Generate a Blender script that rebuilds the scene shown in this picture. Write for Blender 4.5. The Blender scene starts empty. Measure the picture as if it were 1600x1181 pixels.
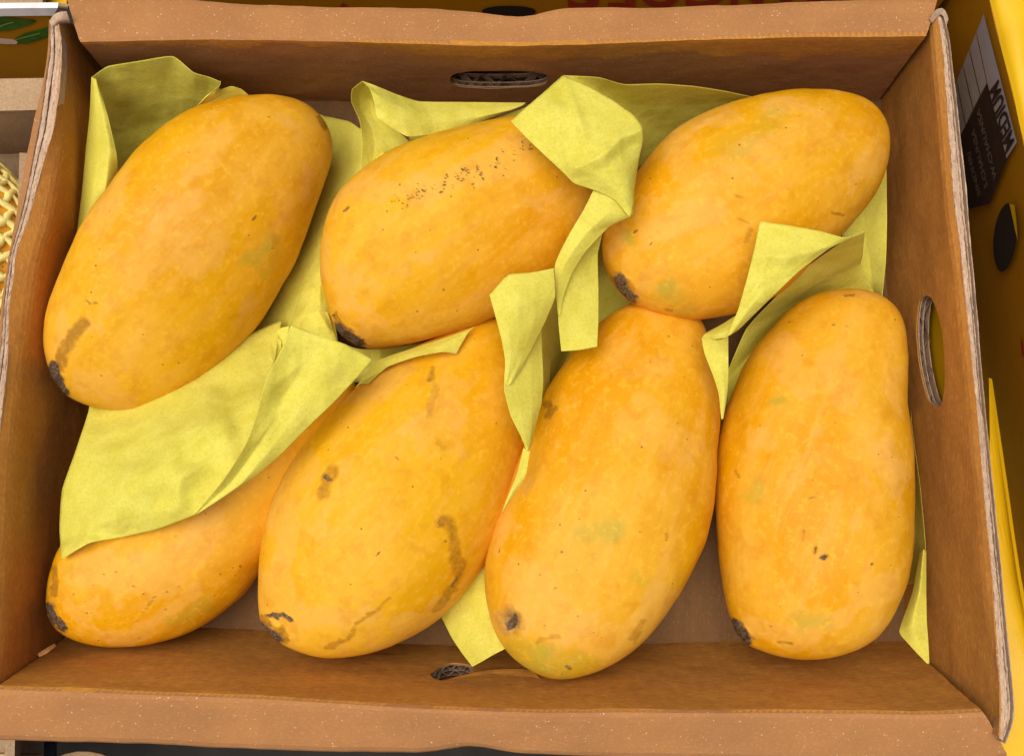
import bpy, math, random
import numpy as np
from mathutils import Vector, Matrix, noise
from mathutils.bvhtree import BVHTree
from mathutils.geometry import delaunay_2d_cdt

S = bpy.context.scene
COL = S.collection
# ------------------------------------------------------------------ camera
CAM_LOC = Vector((0.018, -0.073, 0.470))
EUL = (0.145, 0.023, 0.0105)
FPX = 1450.0                      # focal length in photograph pixels (1600 wide)
cd = bpy.data.cameras.new('camera'); cam = bpy.data.objects.new('camera', cd); COL.objects.link(cam)
cam.location = CAM_LOC; cam.rotation_euler = EUL
cd.sensor_width = 36; cd.lens = 36 * FPX / 1600; cd.clip_start = 0.01; cd.clip_end = 100
S.camera = cam
# ------------------------------------------------------------------ sky and sun (soft overcast light)
SUN_EL, SUN_AZ = 78, -95
w = bpy.data.worlds.new('World'); S.world = w; w.use_nodes = True
nt = w.node_tree; bg = nt.nodes['Background']; sky = nt.nodes.new('ShaderNodeTexSky')
sky.sky_type = 'NISHITA'; sky.sun_disc = False
sky.sun_elevation = math.radians(SUN_EL); sky.sun_rotation = math.radians(SUN_AZ)
sky.air_density = 0.6; sky.dust_density = 6.0; sky.ozone_density = 0.3
nt.links.new(sky.outputs[0], bg.inputs[0]); bg.inputs[1].default_value = 0.105
sd = bpy.data.lights.new('sun', 'SUN'); so = bpy.data.objects.new('sun', sd); COL.objects.link(so)
sd.energy = 2.8; sd.angle = math.radians(58); sd.color = (1.0, 0.93, 0.76)
el, az = math.radians(SUN_EL), math.radians(SUN_AZ)
sun_dir = Vector((math.sin(az) * math.cos(el), math.cos(az) * math.cos(el), math.sin(el)))
so.rotation_euler = sun_dir.to_track_quat('Z', 'Y').to_euler()
S.view_settings.view_transform = 'Standard'; S.view_settings.look = 'None'
S.view_settings.gamma = 1; S.view_settings.exposure = -0.08
S.cycles.max_bounces = 8; S.cycles.diffuse_bounces = 5

# ------------------------------------------------------------------ geometry helpers
from mathutils import Euler
CM = np.array(Euler(EUL).to_matrix()); CL = np.array(CAM_LOC)
def ray(px, py):
    px = np.asarray(px, float); py = np.asarray(py, float)
    d = np.stack([(px - 800) / FPX, -(py - 590.5) / FPX, -np.ones_like(px)], -1)
    d = d @ CM.T
    return d / np.linalg.norm(d, axis=-1, keepdims=True)
def at(px, py, z):
    d = ray(px, py); t = (np.asarray(z, float) - CL[2]) / d[..., 2]
    return CL + d * t[..., None]
def proj(P):
    q = (np.asarray(P) - CL) @ CM
    return np.stack([800 + FPX * q[..., 0] / -q[..., 2], 590.5 - FPX * q[..., 1] / -q[..., 2]], -1)
def onplane(px, py, O, N):
    d = ray(px, py); t = ((O - CL) @ N) / (d @ N)
    return CL + d * np.asarray(t)[..., None]
def catmull(P, n, closed=False, t=None):
    P = np.asarray(P, float); m = len(P)
    if t is None: t = np.linspace(0, m if closed else m - 1, n, endpoint=not closed)
    i = np.floor(t).astype(int)
    if not closed: i = np.clip(i, 0, m - 2)
    f = (t - i)[:, None] if P.ndim == 2 else (t - i).reshape((-1,) + (1,) * (P.ndim - 1))
    def g(k):
        if closed: return P[k % m]
        lo = 2 * P[0] - P[1]; hi = 2 * P[-1] - P[-2]
        Q = np.concatenate([lo[None], P, hi[None]]); return Q[np.clip(k + 1, 0, m + 1)]
    a, b, c, d = g(i - 1), g(i), g(i + 1), g(i + 2)
    return .5 * (2 * b + (c - a) * f + (2 * a - 5 * b + 4 * c - d) * f**2 + (3 * b - a - 3 * c + d) * f**3)
def resample(P, n):
    P = np.asarray(P, float); s = np.r_[0, np.cumsum(np.linalg.norm(np.diff(P, axis=0), axis=1))]
    q = np.linspace(0, s[-1], n); return np.stack([np.interp(q, s, P[:, k]) for k in range(P.shape[1])], 1)
def fbm(P, scale, oct=3, seed=0):
    out = np.zeros(len(P)); amp = 1; tot = 0; sc = scale
    for o in range(oct):
        off = 17.3 * (o + 1) + seed * 7.77
        out += amp * np.array([noise.noise((p[0] * sc + off, p[1] * sc - off, p[2] * sc + off * .5)) for p in P])
        tot += amp; amp *= .5; sc *= 2.1
    return out / tot
def mesh_obj(name, V, F, mat=None, parent=None, smooth=True, origin=None):
    me = bpy.data.meshes.new(name)
    V = np.asarray(V, float)
    if origin is not None: V = V - np.asarray(origin)
    me.from_pydata(V.tolist(), [], [list(map(int, f)) for f in F]); me.update()
    if smooth: me.polygons.foreach_set('use_smooth', [True] * len(me.polygons))
    o = bpy.data.objects.new(name, me); COL.objects.link(o)
    if origin is not None: o.location = origin
    if mat: me.materials.append(mat)
    if parent is not None:
        o.parent = parent; o.matrix_parent_inverse = Matrix.Translation(parent.location).inverted()
    return o
def empty(name, loc): 
    o = bpy.data.objects.new(name, None); COL.objects.link(o); o.location = loc; o.empty_display_size = .02; return o
def tag(o, label, cat, group=None, kind=None):
    o['label'] = label
    if cat: o['category'] = cat
    if group: o['group'] = group
    if kind: o['kind'] = kind
def grid_faces(nu, nv, off=0, wrap=False):
    F = []
    for i in range(nu - 1):
        for j in range(nv if wrap else nv - 1):
            a = off + i * nv + j; b = off + i * nv + (j + 1) % nv
            F.append((a, b, b + nv, a + nv))
    return F
def thicken(P, F, th, N=None):
    """closed shell: the sheet P/F and a copy th behind it (away from the camera), side walls on open edges"""
    P = np.asarray(P); n = len(P)
    if N is None:
        N = np.zeros_like(P)
        for f in F:
            p = P[list(f)]; nn = np.cross(p[2] - p[0], p[-1] - p[1] if len(f) == 4 else p[1] - p[0])
            if len(f) == 3: nn = np.cross(p[1] - p[0], p[2] - p[0])
            for k in f: N[k] += nn
        N /= (np.linalg.norm(N, axis=1, keepdims=True) + 1e-12)
    V = np.concatenate([P, P - N * th]); ed = {}
    for f in F:
        for a, b in zip(f, tuple(f[1:]) + (f[0],)):
            k = (min(a, b), max(a, b)); ed[k] = None if k in ed else (a, b)
    G = [tuple(f) for f in F] + [tuple(n + k for k in reversed(f)) for f in F]
    for e in ed.values():
        if e: a, b = e; G.append((b, a, n + a, n + b))
    return V, G
# ------------------------------------------------------------------ materials
def newmat(name):
    m = bpy.data.materials.new(name); m.use_nodes = True
    return m, m.node_tree, m.node_tree.nodes['Principled BSDF']
class NT:
    def __init__(s, t): s.t = t
    def n(s, typ, **kw):
        x = s.t.nodes.new(typ)
        for k, v in kw.items(): setattr(x, k, v)
        return x
    def l(s, a, b): s.t.links.new(a, b)
    def noise(s, vec, scale, detail=3, rough=.5, dist=0):
        x = s.n('ShaderNodeTexNoise'); x.inputs['Scale'].default_value = scale; x.inputs['Detail'].default_value = detail
        x.inputs['Roughness'].default_value = rough; x.inputs['Distortion'].default_value = dist; s.l(vec, x.inputs['Vector']); return x.outputs['Fac']
    def ramp(s, fac, *st):
        x = s.n('ShaderNodeValToRGB'); e = x.color_ramp.elements
        while len(e) < len(st): e.new(.5)
        for k, (p, c) in enumerate(st):
            e[k].position = p; e[k].color = (c, c, c, 1) if isinstance(c, (int, float)) else (*c, 1)
        s.l(fac, x.inputs[0]); return x.outputs[0]
    def mix(s, fac, a, b, mode='MIX'):
        x = s.n('ShaderNodeMix', data_type='RGBA', blend_type=mode)
        if isinstance(fac, (int, float)): x.inputs[0].default_value = fac
        else: s.l(fac, x.inputs[0])
        for k, v in ((6, a), (7, b)):
            if isinstance(v, tuple): x.inputs[k].default_value = (*v, 1)
            else: s.l(v, x.inputs[k])
        return x.outputs[2]
    def math(s, op, a, b=0.0):
        x = s.n('ShaderNodeMath', operation=op)
        for k, v in ((0, a), (1, b)):
            if isinstance(v, (int, float)): x.inputs[k].default_value = v
            else: s.l(v, x.inputs[k])
        return x.outputs[0]
    def mapping(s, vec, scale=(1, 1, 1), loc=None):
        x = s.n('ShaderNodeMapping'); x.inputs['Scale'].default_value = scale; s.l(vec, x.inputs['Vector'])
        if loc is not None: s.l(loc, x.inputs['Location'])
        return x.outputs[0]
    def bump(s, h, strength, dist, prev=None):
        x = s.n('ShaderNodeBump'); x.inputs['Strength'].default_value = strength; x.inputs['Distance'].default_value = dist
        s.l(h, x.inputs['Height'])
        if prev is not None: s.l(prev, x.inputs['Normal'])
        return x.outputs[0]

def mat_kraft(name, base=(.50, .25, .125), stretch=(1, 1, 1), fleck=1.0, dark=(.30, .13, .055), rough=.85, flute=None):
    m, t, b = newmat(name); g = NT(t)
    tc = g.n('ShaderNodeTexCoord').outputs['Object']
    v = g.mapping(tc, stretch)
    big = g.noise(v, 28, 4, .55); fib = g.noise(g.mapping(tc, tuple(c * 1.0 for c in stretch)), 900, 3, .7)
    med = g.noise(v, 220, 3, .6)
    c = g.mix(g.ramp(big, (.30, 0.0), (.72, 1.0)), tuple(x * .86 for x in base), tuple(min(1, x * 1.10) for x in base))
    c = g.mix(g.math('MULTIPLY', g.ramp(med, (.45, 0.0), (.75, 1.0)), .20), c, dark)
    c = g.mix(g.math('MULTIPLY', g.ramp(fib, (.35, 1.0), (.5, 0.0)), .38), c, dark)
    c = g.mix(g.math('MULTIPLY', g.ramp(fib, (.55, 0.0), (.72, 1.0)), .40), c, tuple(min(1, x * 1.5 + .05) for x in base))
    vo = g.n('ShaderNodeTexVoronoi'); vo.inputs['Scale'].default_value = 850; g.l(tc, vo.inputs['Vector'])
    pick = g.math('GREATER_THAN', g.n('ShaderNodeSeparateColor').outputs[0], .5)
    sep = t.nodes[-2] if False else None
    sc = g.n('ShaderNodeSeparateColor'); g.l(vo.outputs['Color'], sc.inputs[0])
    sp = g.math('MULTIPLY', g.math('LESS_THAN', vo.outputs['Distance'], g.math('MULTIPLY', sc.outputs[1], .34)), g.math('GREATER_THAN', sc.outputs[0], .86))
    c = g.mix(g.math('MULTIPLY', sp, .5 * fleck), c, (.80, .56, .36))
    sp2 = g.math('MULTIPLY', g.math('LESS_THAN', vo.outputs['Distance'], .16), g.math('LESS_THAN', sc.outputs[0], .04))
    c = g.mix(g.math('MULTIPLY', sp2, .7), c, (.10, .045, .02))
    g.l(c, b.inputs['Base Color']); b.inputs['Roughness'].default_value = rough; b.inputs['Specular IOR Level'].default_value = .2
    if flute is not None:
        sx = g.n('ShaderNodeSeparateXYZ'); g.l(tc, sx.inputs[0])
        fl_ = g.math('SINE', g.math('MULTIPLY', g.math('ADD', sx.outputs[flute], g.math('MULTIPLY', big, .004)), 838.0))
        c = g.mix(g.math('MULTIPLY', g.ramp(fl_, (.0, 0.0), (1.0, 1.0)), .05), c, dark)
    scf = g.ramp(g.noise(g.mapping(tc, (1.0, .5, 1.0)), 55, 6, .75), (.60, 0.0), (.72, 1.0))
    c = g.mix(g.math('MULTIPLY', scf, .22), c, tuple(min(1, x * 1.35 + .03) for x in base))
    g.l(c, b.inputs['Base Color'])
    nb = g.bump(fib, .35, .0003); nb = g.bump(g.noise(v, 60, 3), .35, .0012, nb); nb = g.bump(g.noise(v, 130, 4, .65), .35, .0006, nb)
    if flute is not None: nb = g.bump(fl_, .16, .0003, nb)
    g.l(nb, b.inputs['Normal']); return m
M_KRAFT = mat_kraft('kraft_board', (.44, .19, .06), (1, 1, 1))
M_KRAFTH = mat_kraft('kraft_wall_bounce_tint', (.54, .245, .040), (.35, 1, 1), fleck=.4, flute=0)  # same board as the rim, with the walls' orange bounce light in its colour
M_KRAFTV = mat_kraft('kraft_side_bounce_tint', (.49, .215, .038), (1, .4, 1), fleck=.4, flute=1)  # side walls of the same board, bounce light again tinted into the colour
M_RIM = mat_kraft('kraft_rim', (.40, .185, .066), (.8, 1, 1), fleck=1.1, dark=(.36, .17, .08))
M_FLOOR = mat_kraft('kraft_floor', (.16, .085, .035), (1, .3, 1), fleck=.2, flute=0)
M_EDGE = mat_kraft('torn_board_edge', (.52, .37, .26), (1, .15, 1), fleck=.2, dark=(.22, .13, .09))
M_FLUTE = mat_kraft('corrugated_medium', (.30, .19, .13), (1, 1, 1), fleck=0, dark=(.12, .07, .045))
M_TAN = mat_kraft('pale_kraft', (.40, .28, .17), (1, 1, 1), fleck=.2)

def mat_mango():
    m, t, b = newmat('mango_skin'); g = NT(t)
    tc = g.n('ShaderNodeTexCoord').outputs['Object']; rnd = g.n('ShaderNodeObjectInfo').outputs['Random']
    cmb = g.n('ShaderNodeCombineXYZ'); g.l(g.math('MULTIPLY', rnd, 7.0), cmb.inputs[0]); g.l(g.math('MULTIPLY', rnd, 3.0), cmb.inputs[1])
    v = g.mapping(tc, (.55, 1, 1), cmb.outputs[0]); v1 = g.mapping(tc, (1, 1, 1), cmb.outputs[0])
    A = g.n('ShaderNodeAttribute', attribute_name='marks'); sa = g.n('ShaderNodeSeparateColor'); g.l(A.outputs['Color'], sa.inputs[0])
    dk, br, gr, pl = sa.outputs[0], sa.outputs[1], sa.outputs[2], A.outputs['Alpha']
    n1 = g.noise(v, 22, 3, .5, .3); n2 = g.noise(v, 48, 4, .6, .35); n3 = g.noise(v, 14, 2, .5)
    fine = g.noise(v1, 1100, 2, .6); pore = g.noise(v1, 320, 3, .65); med = g.noise(v1, 120, 4, .6)
    gold = (.71, .362, .001); deep = (.66, .285, .001); peach = (.76, .41, .038); pink = (.72, .385, .10)
    c = g.mix(g.ramp(n3, (.38, 0.0), (.62, 1.0)), gold, deep)
    c = g.mix(g.math('MULTIPLY', g.ramp(n1, (.46, 0.0), (.58, 1.0)), .50), c, peach)
    c = g.mix(g.math('MULTIPLY', g.ramp(n2, (.53, 0.0), (.62, 1.0)), .38), c, (.77, .40, .035))
    c = g.mix(g.math('MULTIPLY', g.ramp(g.noise(v, 33, 5, .62, .5), (.60, 0.0), (.66, 1.0)), .40), c, pink)
    stv = g.noise(g.mapping(tc, (.22, 1.3, 1.3), cmb.outputs[0]), 75, 4, .65, .4)
    c = g.mix(g.math('MULTIPLY', g.ramp(stv, (.50, 0.0), (.66, 1.0)), .34), c, (.78, .42, .085))
    c = g.mix(g.math('MULTIPLY', g.ramp(stv, (.32, 1.0), (.46, 0.0)), .30), c, (.60, .24, .002))
    # bloom painted where the photographed fruit carries it
    pe = g.math('ADD', pl, g.math('MULTIPLY', g.math('SUBTRACT', n2, .5), 1.6))
    c = g.mix(g.math('MULTIPLY', g.ramp(pe, (.30, 0.0), (.75, 1.0)), .38), c, (.75, .40, .09))
    ge = g.math('MULTIPLY', gr, g.math('ADD', -.25, g.math('MULTIPLY', stv, 2.2)))
    c = g.mix(g.ramp(ge, (.06, 0.0), (.75, .85)), c, (.38, .33, .035))
    # mottled fine yellow freckles and lenticels
    c = g.mix(g.math('MULTIPLY', g.ramp(pore, (.52, 0.0), (.66, 1.0)), .42), c, (.82, .46, .04))
    c = g.mix(g.math('MULTIPLY', g.ramp(med, (.34, 1.0), (.48, 0.0)), .30), c, (.56, .20, .004))
    vo = g.n('ShaderNodeTexVoronoi'); vo.inputs['Scale'].default_value = 190; g.l(v1, vo.inputs['Vector'])
    s2 = g.n('ShaderNodeSeparateColor'); g.l(vo.outputs['Color'], s2.inputs[0])
    dot = g.math('MULTIPLY', g.math('LESS_THAN', vo.outputs['Distance'], g.math('MULTIPLY', s2.outputs[1], .11)), g.math('GREATER_THAN', s2.outputs[0], .55))
    c = g.mix(g.math('MULTIPLY', dot, .75), c, (.22, .09, .015))
    vo2 = g.n('ShaderNodeTexVoronoi'); vo2.inputs['Scale'].default_value = 60; g.l(g.mapping(v1, (.5, 1.6, 1)), vo2.inputs['Vector'])
    s3 = g.n('ShaderNodeSeparateColor'); g.l(vo2.outputs['Color'], s3.inputs[0])
    dd = g.math('ADD', vo2.outputs['Distance'], g.math('MULTIPLY', g.math('SUBTRACT', fine, .5), .10))
    spot = g.math('MULTIPLY', g.math('LESS_THAN', dd, .055), g.math('GREATER_THAN', s3.outputs[0], .78))
    c = g.mix(g.math('MULTIPLY', spot, .75), c, (.18, .075, .015))
    be = g.math('MULTIPLY', br, g.math('ADD', .15, g.math('MULTIPLY', g.noise(v1, 380, 4, .7), 1.7)))
    c = g.mix(g.ramp(be, (.20, 0.0), (.75, .75)), c, (.44, .20, .010))
    c = g.mix(g.ramp(be, (.80, 0.0), (1.05, .4)), c, (.20, .085, .015))
    de = g.math('MULTIPLY', dk, g.math('ADD', .45, g.math('MULTIPLY', g.noise(v1, 500, 4, .7), 1.1)))
    c = g.mix(g.ramp(de, (.22, 0.0), (.72, .92)), c, g.mix(g.ramp(g.noise(v1, 700, 3, .7), (.42, 0.0), (.62, 1.0)), (.03, .02, .016), (.15, .11, .09)))
    g.l(c, b.inputs['Base Color'])
    g.l(g.math('ADD', g.math('ADD', .40, g.math('MULTIPLY', n1, .16)), g.math('MULTIPLY', dk, .4)), b.inputs['Roughness'])
    b.inputs['Specular IOR Level'].default_value = .16
    b.inputs['Sheen Weight'].default_value = .0; b.inputs['Sheen Roughness'].default_value = .4; b.inputs['Sheen Tint'].default_value = (1, .82, .62, 1)
    b.inputs['Subsurface Weight'].default_value = 0
    nb = g.bump(pore, .22, .0004); nb = g.bump(g.math('MULTIPLY', de, g.noise(v1, 500, 4, .7)), .7, .0011, nb); nb = g.bump(g.noise(v1, 55, 4, .6), .32, .0018, nb)
    nb = g.bump(be, -.35, .0008, nb)
    g.l(nb, b.inputs['Normal']); return m
M_MANGO = mat_mango()

def mat_paper():
    m, t, b = newmat('tissue_paper'); g = NT(t)
    tc = g.n('ShaderNodeTexCoord').outputs['Object']
    f1 = g.noise(tc, 800, 4, .75); f2 = g.noise(tc, 90, 4, .6); f3 = g.noise(tc, 1800, 2, .7)
    c = g.mix(g.ramp(f2, (.3, 0.0), (.7, 1.0)), (.74, .68, .085), (.83, .78, .15))
    c = g.mix(g.math('MULTIPLY', g.ramp(f1, (.38, 1.0), (.5, 0.0)), .26), c, (.50, .43, .05))
    c = g.mix(g.math('MULTIPLY', g.ramp(f1, (.54, 0.0), (.68, 1.0)), .22), c, (.92, .86, .32))
    c = g.mix(g.math('MULTIPLY', g.ramp(f3, (.62, 0.0), (.70, 1.0)), .25), c, (.30, .24, .03))
    g.l(c, b.inputs['Base Color']); b.inputs['Roughness'].default_value = .75; b.inputs['Specular IOR Level'].default_value = .2
    nb = g.bump(f1, .18, .0002); nb = g.bump(g.noise(tc, 70, 4, .6), .45, .0016, nb)
    vc = g.n('ShaderNodeTexVoronoi', feature='F1'); vc.inputs['Scale'].default_value = 38
    wv = g.n('ShaderNodeVectorMath', operation='ADD'); nz = g.n('ShaderNodeTexNoise'); nz.inputs['Scale'].default_value = 25; g.l(tc, nz.inputs['Vector'])
    sc_ = g.n('ShaderNodeVectorMath', operation='SCALE'); sc_.inputs['Scale'].default_value = .02; g.l(nz.outputs['Color'], sc_.inputs[0]); g.l(tc, wv.inputs[0]); g.l(sc_.outputs[0], wv.inputs[1]); g.l(wv.outputs[0], vc.inputs['Vector'])
    v2c = g.n('ShaderNodeTexVoronoi', feature='F1'); v2c.inputs['Scale'].default_value = 120; g.l(wv.outputs[0], v2c.inputs['Vector'])
    nb = g.bump(vc.outputs['Distance'], .42, .0028, nb); nb = g.bump(v2c.outputs['Distance'], .20, .0010, nb); g.l(nb, b.inputs['Normal'])
    tr = g.n('ShaderNodeBsdfTranslucent'); g.l(g.mix(.5, c, (.80, .74, .10)), tr.inputs[0]); g.l(nb, tr.inputs['Normal'])
    mx = g.n('ShaderNodeMixShader'); mx.inputs[0].default_value = .13
    g.l(b.outputs[0], mx.inputs[1]); g.l(tr.outputs[0], mx.inputs[2]); tp = g.n('ShaderNodeBsdfTransparent'); tp.inputs[0].default_value = (.95, .90, .45, 1); m2 = g.n('ShaderNodeMixShader'); m2.inputs[0].default_value = .14
    g.l(mx.outputs[0], m2.inputs[1]); g.l(tp.outputs[0], m2.inputs[2]); g.l(m2.outputs[0], t.nodes['Material Output'].inputs[0])
    return m
M_PAPER = mat_paper()

def mat_plain(name, c, rough=.6, var=.12, scale=120, spec=.3, bump=.0):
    m, t, b = newmat(name); g = NT(t); tc = g.n('ShaderNodeTexCoord').outputs['Object']
    n = g.noise(tc, scale, 4, .6)
    g.l(g.mix(g.ramp(n, (.3, 0.0), (.7, 1.0)), tuple(x * (1 - var) for x in c), tuple(min(1, x * (1 + var)) for x in c)), b.inputs['Base Color'])
    b.inputs['Roughness'].default_value = rough; b.inputs['Specular IOR Level'].default_value = spec
    g.l(g.bump(n, .3, .0006), b.inputs['Normal']); return m
M_YEL_SHADE = mat_plain('printed_yellow_shaded', (.44, .19, .004), .45, .06, 60)  # carton yellow with the shade of its upright faces painted in
M_YEL_LIT = mat_plain('printed_yellow_lit', (.70, .42, .005), .45, .05, 60)  # lit copy of the same carton yellow
M_RED = mat_plain('printed_red', (.34, .035, .015), .5)
M_WHITE = mat_plain('printed_white', (.42, .37, .39), .5, .08)
M_BLACK = mat_plain('printed_black', (.045, .025, .02), .55)
M_HOLE_SHADE = mat_plain('hole_shade', (.02, .012, .008), .9)  # shade inside the carton hand holes, as a flat dark colour
M_GREY = mat_plain('printed_grey', (.17, .13, .12), .5)
M_GREEN = mat_plain('printed_leaf_green', (.045, .12, .012), .5, .5, 90)
M_GREENL = mat_plain('printed_leaf_light', (.25, .33, .06), .5)
M_PINK = mat_plain('printed_fruit_flesh', (.75, .50, .36), .5)
M_FOAM = mat_plain('foam_net', (.86, .76, .27), .7, .08, 200)
M_GROUND = mat_plain('ground', (.022, .019, .017), .9, .3, 30)
M_PLASTIC = mat_plain('plastic_crate', (.015, .017, .02), .5)
M_STRAP = mat_plain('white_plastic', (.78, .78, .80), .4)

# ------------------------------------------------------------------ ground
g_ = [(-3, -3, -.105), (3, -3, -.105), (3, 3, -.105), (-3, 3, -.105)]
o = mesh_obj('ground', g_, [(0, 1, 2, 3)], M_GROUND, smooth=False); o['kind'] = 'structure'; o['label'] = 'dark surface under the cartons'

# ------------------------------------------------------------------ cardboard mango box
H = .078
box = empty('mango_box', (0, 0, -.003))
tag(box, 'open brown corrugated cardboard box holding seven ripe mangoes, centre of the photo', 'cardboard box')
def sheet_map(lines, N=60, round_=.0022):
    """lines: list of 3D polylines running along u; surface runs across them. returns f(u,v) (v metric), Lu, Lv"""
    R = np.stack([resample(catmull(l, 200) if len(l) > 3 else l, N) for l in lines])           # k,N,3
    seg = np.linalg.norm(np.diff(R, axis=0), axis=2).mean(1); cv = np.r_[0, np.cumsum(seg)]
    Lu = np.linalg.norm(np.diff(R, axis=1), axis=2).sum(1).mean()
    def raw(u, v):
        u = np.clip(u, 0, 1) * (N - 1); i = np.clip(np.floor(u).astype(int), 0, N - 2); fu = (u - i)[:, None]
        v = np.clip(v, 0, cv[-1]); k = np.clip(np.searchsorted(cv, v, side='right') - 1, 0, len(cv) - 2)
        fv = ((v - cv[k]) / (cv[k + 1] - cv[k]))[:, None]
        a = R[k, i] * (1 - fu) + R[k, i + 1] * fu; b_ = R[k + 1, i] * (1 - fu) + R[k + 1, i + 1] * fu
        return a * (1 - fv) + b_ * fv
    def f(u, v):
        u = np.asarray(u, float); v = np.asarray(v, float)
        if round_ <= 0 or len(lines) < 3: return raw(u, v)
        ds = np.linspace(-1, 1, 7) * round_; out = 0
        edge = np.minimum(1, np.minimum(v, cv[-1] - v) / round_)
        for d in ds: out = out + raw(u, v + d * edge)
        return out / len(ds)
    return f, Lu, cv
def inv_px(f, Lu, Lv, pts):
    U, Vv = np.meshgrid(np.linspace(0, 1, 500), np.linspace(0, Lv, 260), indexing='ij')
    P = proj(f(U.ravel(), Vv.ravel())); out = []
    for p in pts:
        k = np.argmin(((P - np.array(p))**2).sum(1)); out.append((U.ravel()[k], Vv.ravel()[k]))
    return np.array(out)
def carton_sheet(name, lines, mat, parent, th=.0006, holes=(), nu=90, nv=26, off=0.0, ragged=.0004, bulge=.0012, seed=1, round_=.0022, side=1, dent=None):
    f, Lu, cv = sheet_map(lines, round_=round_); Lv = cv[-1]; rng = np.random.RandomState(seed)
    eu = np.linspace(0, 1, nu); ev = np.linspace(0, Lv, nv)
    out = [(u, 0) for u in eu[:-1]] + [(1, v) for v in ev[:-1]] + [(u, Lv) for u in eu[:0:-1]] + [(0, v) for v in ev[:0:-1]]
    pts = [(u * Lu, v) for u, v in out]; nb = len(pts); edges = [(i, (i + 1) % nb) for i in range(nb)]
    hl = []
    for h in holes:
        h = np.array(h) * [Lu, 1]; s = len(pts); pts += [tuple(p) for p in h]; m = len(h)
        edges += [(s + i, s + (i + 1) % m) for i in range(m)]; hl.append(h)
    def inside(p, h):
        x, y = p; c = False; n = len(h)
        for i in range(n):
            x1, y1 = h[i]; x2, y2 = h[i - 1]
            if (y1 > y) != (y2 > y) and x < (x2 - x1) * (y - y1) / (y2 - y1) + x1: c = not c
        return c
    for u in eu[1:-1]:
        for v in ev[1:-1]:
            p = (u * Lu, v)
            if any(np.min(np.linalg.norm(h - np.array(p), axis=1)) < .0015 for h in hl): continue
            pts.append(p)
    vs, _, fs, _, _, _ = delaunay_2d_cdt([Vector(p) for p in pts], edges, [], 1, 1e-6)
    vs = np.array([tuple(v) for v in vs]); F = []
    for t_ in fs:
        c = vs[list(t_)].mean(0)
        if any(inside(c, h) for h in hl): continue
        F.append(tuple(t_))
    u = vs[:, 0] / Lu; v = vs[:, 1]
    P = f(u, v); e = 1e-3
    Nn = np.cross(f(np.clip(u + e, 0, 1), v) - f(np.clip(u - e, 0, 1), v), f(u, np.clip(v + e, 0, Lv)) - f(u, np.clip(v - e, 0, Lv)))
    Nn = side * Nn / (np.linalg.norm(Nn, axis=1, keepdims=True) + 1e-15)
    Q = np.stack([vs[:, 0], vs[:, 1], np.full(len(vs), seed * .37)], 1)
    P = P + Nn * (bulge * fbm(Q, 18, 2, seed) + .0004 * fbm(Q, 90, 2, seed) - off)[:, None]
    onb = (v < 1e-6) | (v > Lv - 1e-6) | (u < 1e-6) | (u > 1 - 1e-6)
    P[onb] += (ragged * fbm(Q[onb], 500, 2, seed))[:, None] * np.array([.5, .6, 0])
    if dent is not None: P = dent(P, u, v, Lv)
    V, G = thicken(P, F, th, Nn)
    o = mesh_obj(name, V, G, mat, parent, smooth=False)
    return o
def PX(pts, z):
    pts = np.array(pts, float); z = np.full(len(pts), z) if np.isscalar(z) else np.array(z)
    return at(pts[:, 0], pts[:, 1], z)
def down(P, z, push=(0, 0)):
    Q = P.copy(); Q[:, 2] = z; Q[:, 0] += push[0]; Q[:, 1] += push[1]; return Q

# --- floor of the box
fl = PX([(120, 990), (700, 1012), (1420, 1008), (1400, 600), (1380, 150), (800, 152), (190, 148), (150, 560)], 0.0)
c0 = fl.mean(0); V = np.vstack([c0, fl]); F = [(0, i + 1, (i + 1) % 8 + 1) for i in range(8)]
V2, F2 = thicken(V, F, .004, np.tile([0, 0, 1.], (9, 1)))
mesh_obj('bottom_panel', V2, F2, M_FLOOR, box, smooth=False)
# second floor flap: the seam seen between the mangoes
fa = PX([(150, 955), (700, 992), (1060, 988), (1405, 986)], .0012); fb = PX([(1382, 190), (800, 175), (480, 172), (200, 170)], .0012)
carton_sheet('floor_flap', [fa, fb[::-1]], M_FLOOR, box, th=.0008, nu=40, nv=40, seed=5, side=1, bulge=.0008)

# --- far wall with rolled rim
fbase = PX([(203, 157), (500, 158), (820, 163), (1100, 160), (1372, 158)], 0.0)
ffold = PX([(124, 66), (300, 62), (600, 66), (800, 70), (1000, 65), (1250, 56), (1448, 54)], H)
fout = PX([(103, -6), (180, -4), (300, -2), (400, 4), (600, 10), (720, 14), (770, 19), (800, 24), (835, 22), (880, 12), (1000, 9), (1200, 3), (1330, -1), (1466, -4)], H - .006)
fbot = down(fout, -.002, (0, .002))
f, Lu, cv = sheet_map([fbase, ffold, fout, fbot])
def sup(cx, cy, a, b, n=44, p=2.6, ang=0):
    t = np.linspace(0, 2 * np.pi, n, endpoint=False); x = a * np.sign(np.cos(t)) * abs(np.cos(t))**(2 / p); y = b * np.sign(np.sin(t)) * abs(np.sin(t))**(2 / p)
    c, s = math.cos(ang), math.sin(ang); return [(cx + c * i - s * j, cy + s * i + c * j) for i, j in zip(x, y)]
hole_far_px = sup(780, 125, 77, 14, 48, 3.0, -.005)
hole_far = inv_px(f, Lu, cv[1], hole_far_px)
def smooth_loop(h, k=2):
    h = np.array(h)
    for _ in range(k): h = (np.roll(h, 1, 0) + h * 2 + np.roll(h, -1, 0)) / 4
    return h
hole_far = smooth_loop(hole_far)
far_wall = carton_sheet('wall_panel', [fbase, ffold, fout, fbot], M_KRAFTH, box, holes=[hole_far], nu=150, nv=60, seed=2, side=1)
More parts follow.
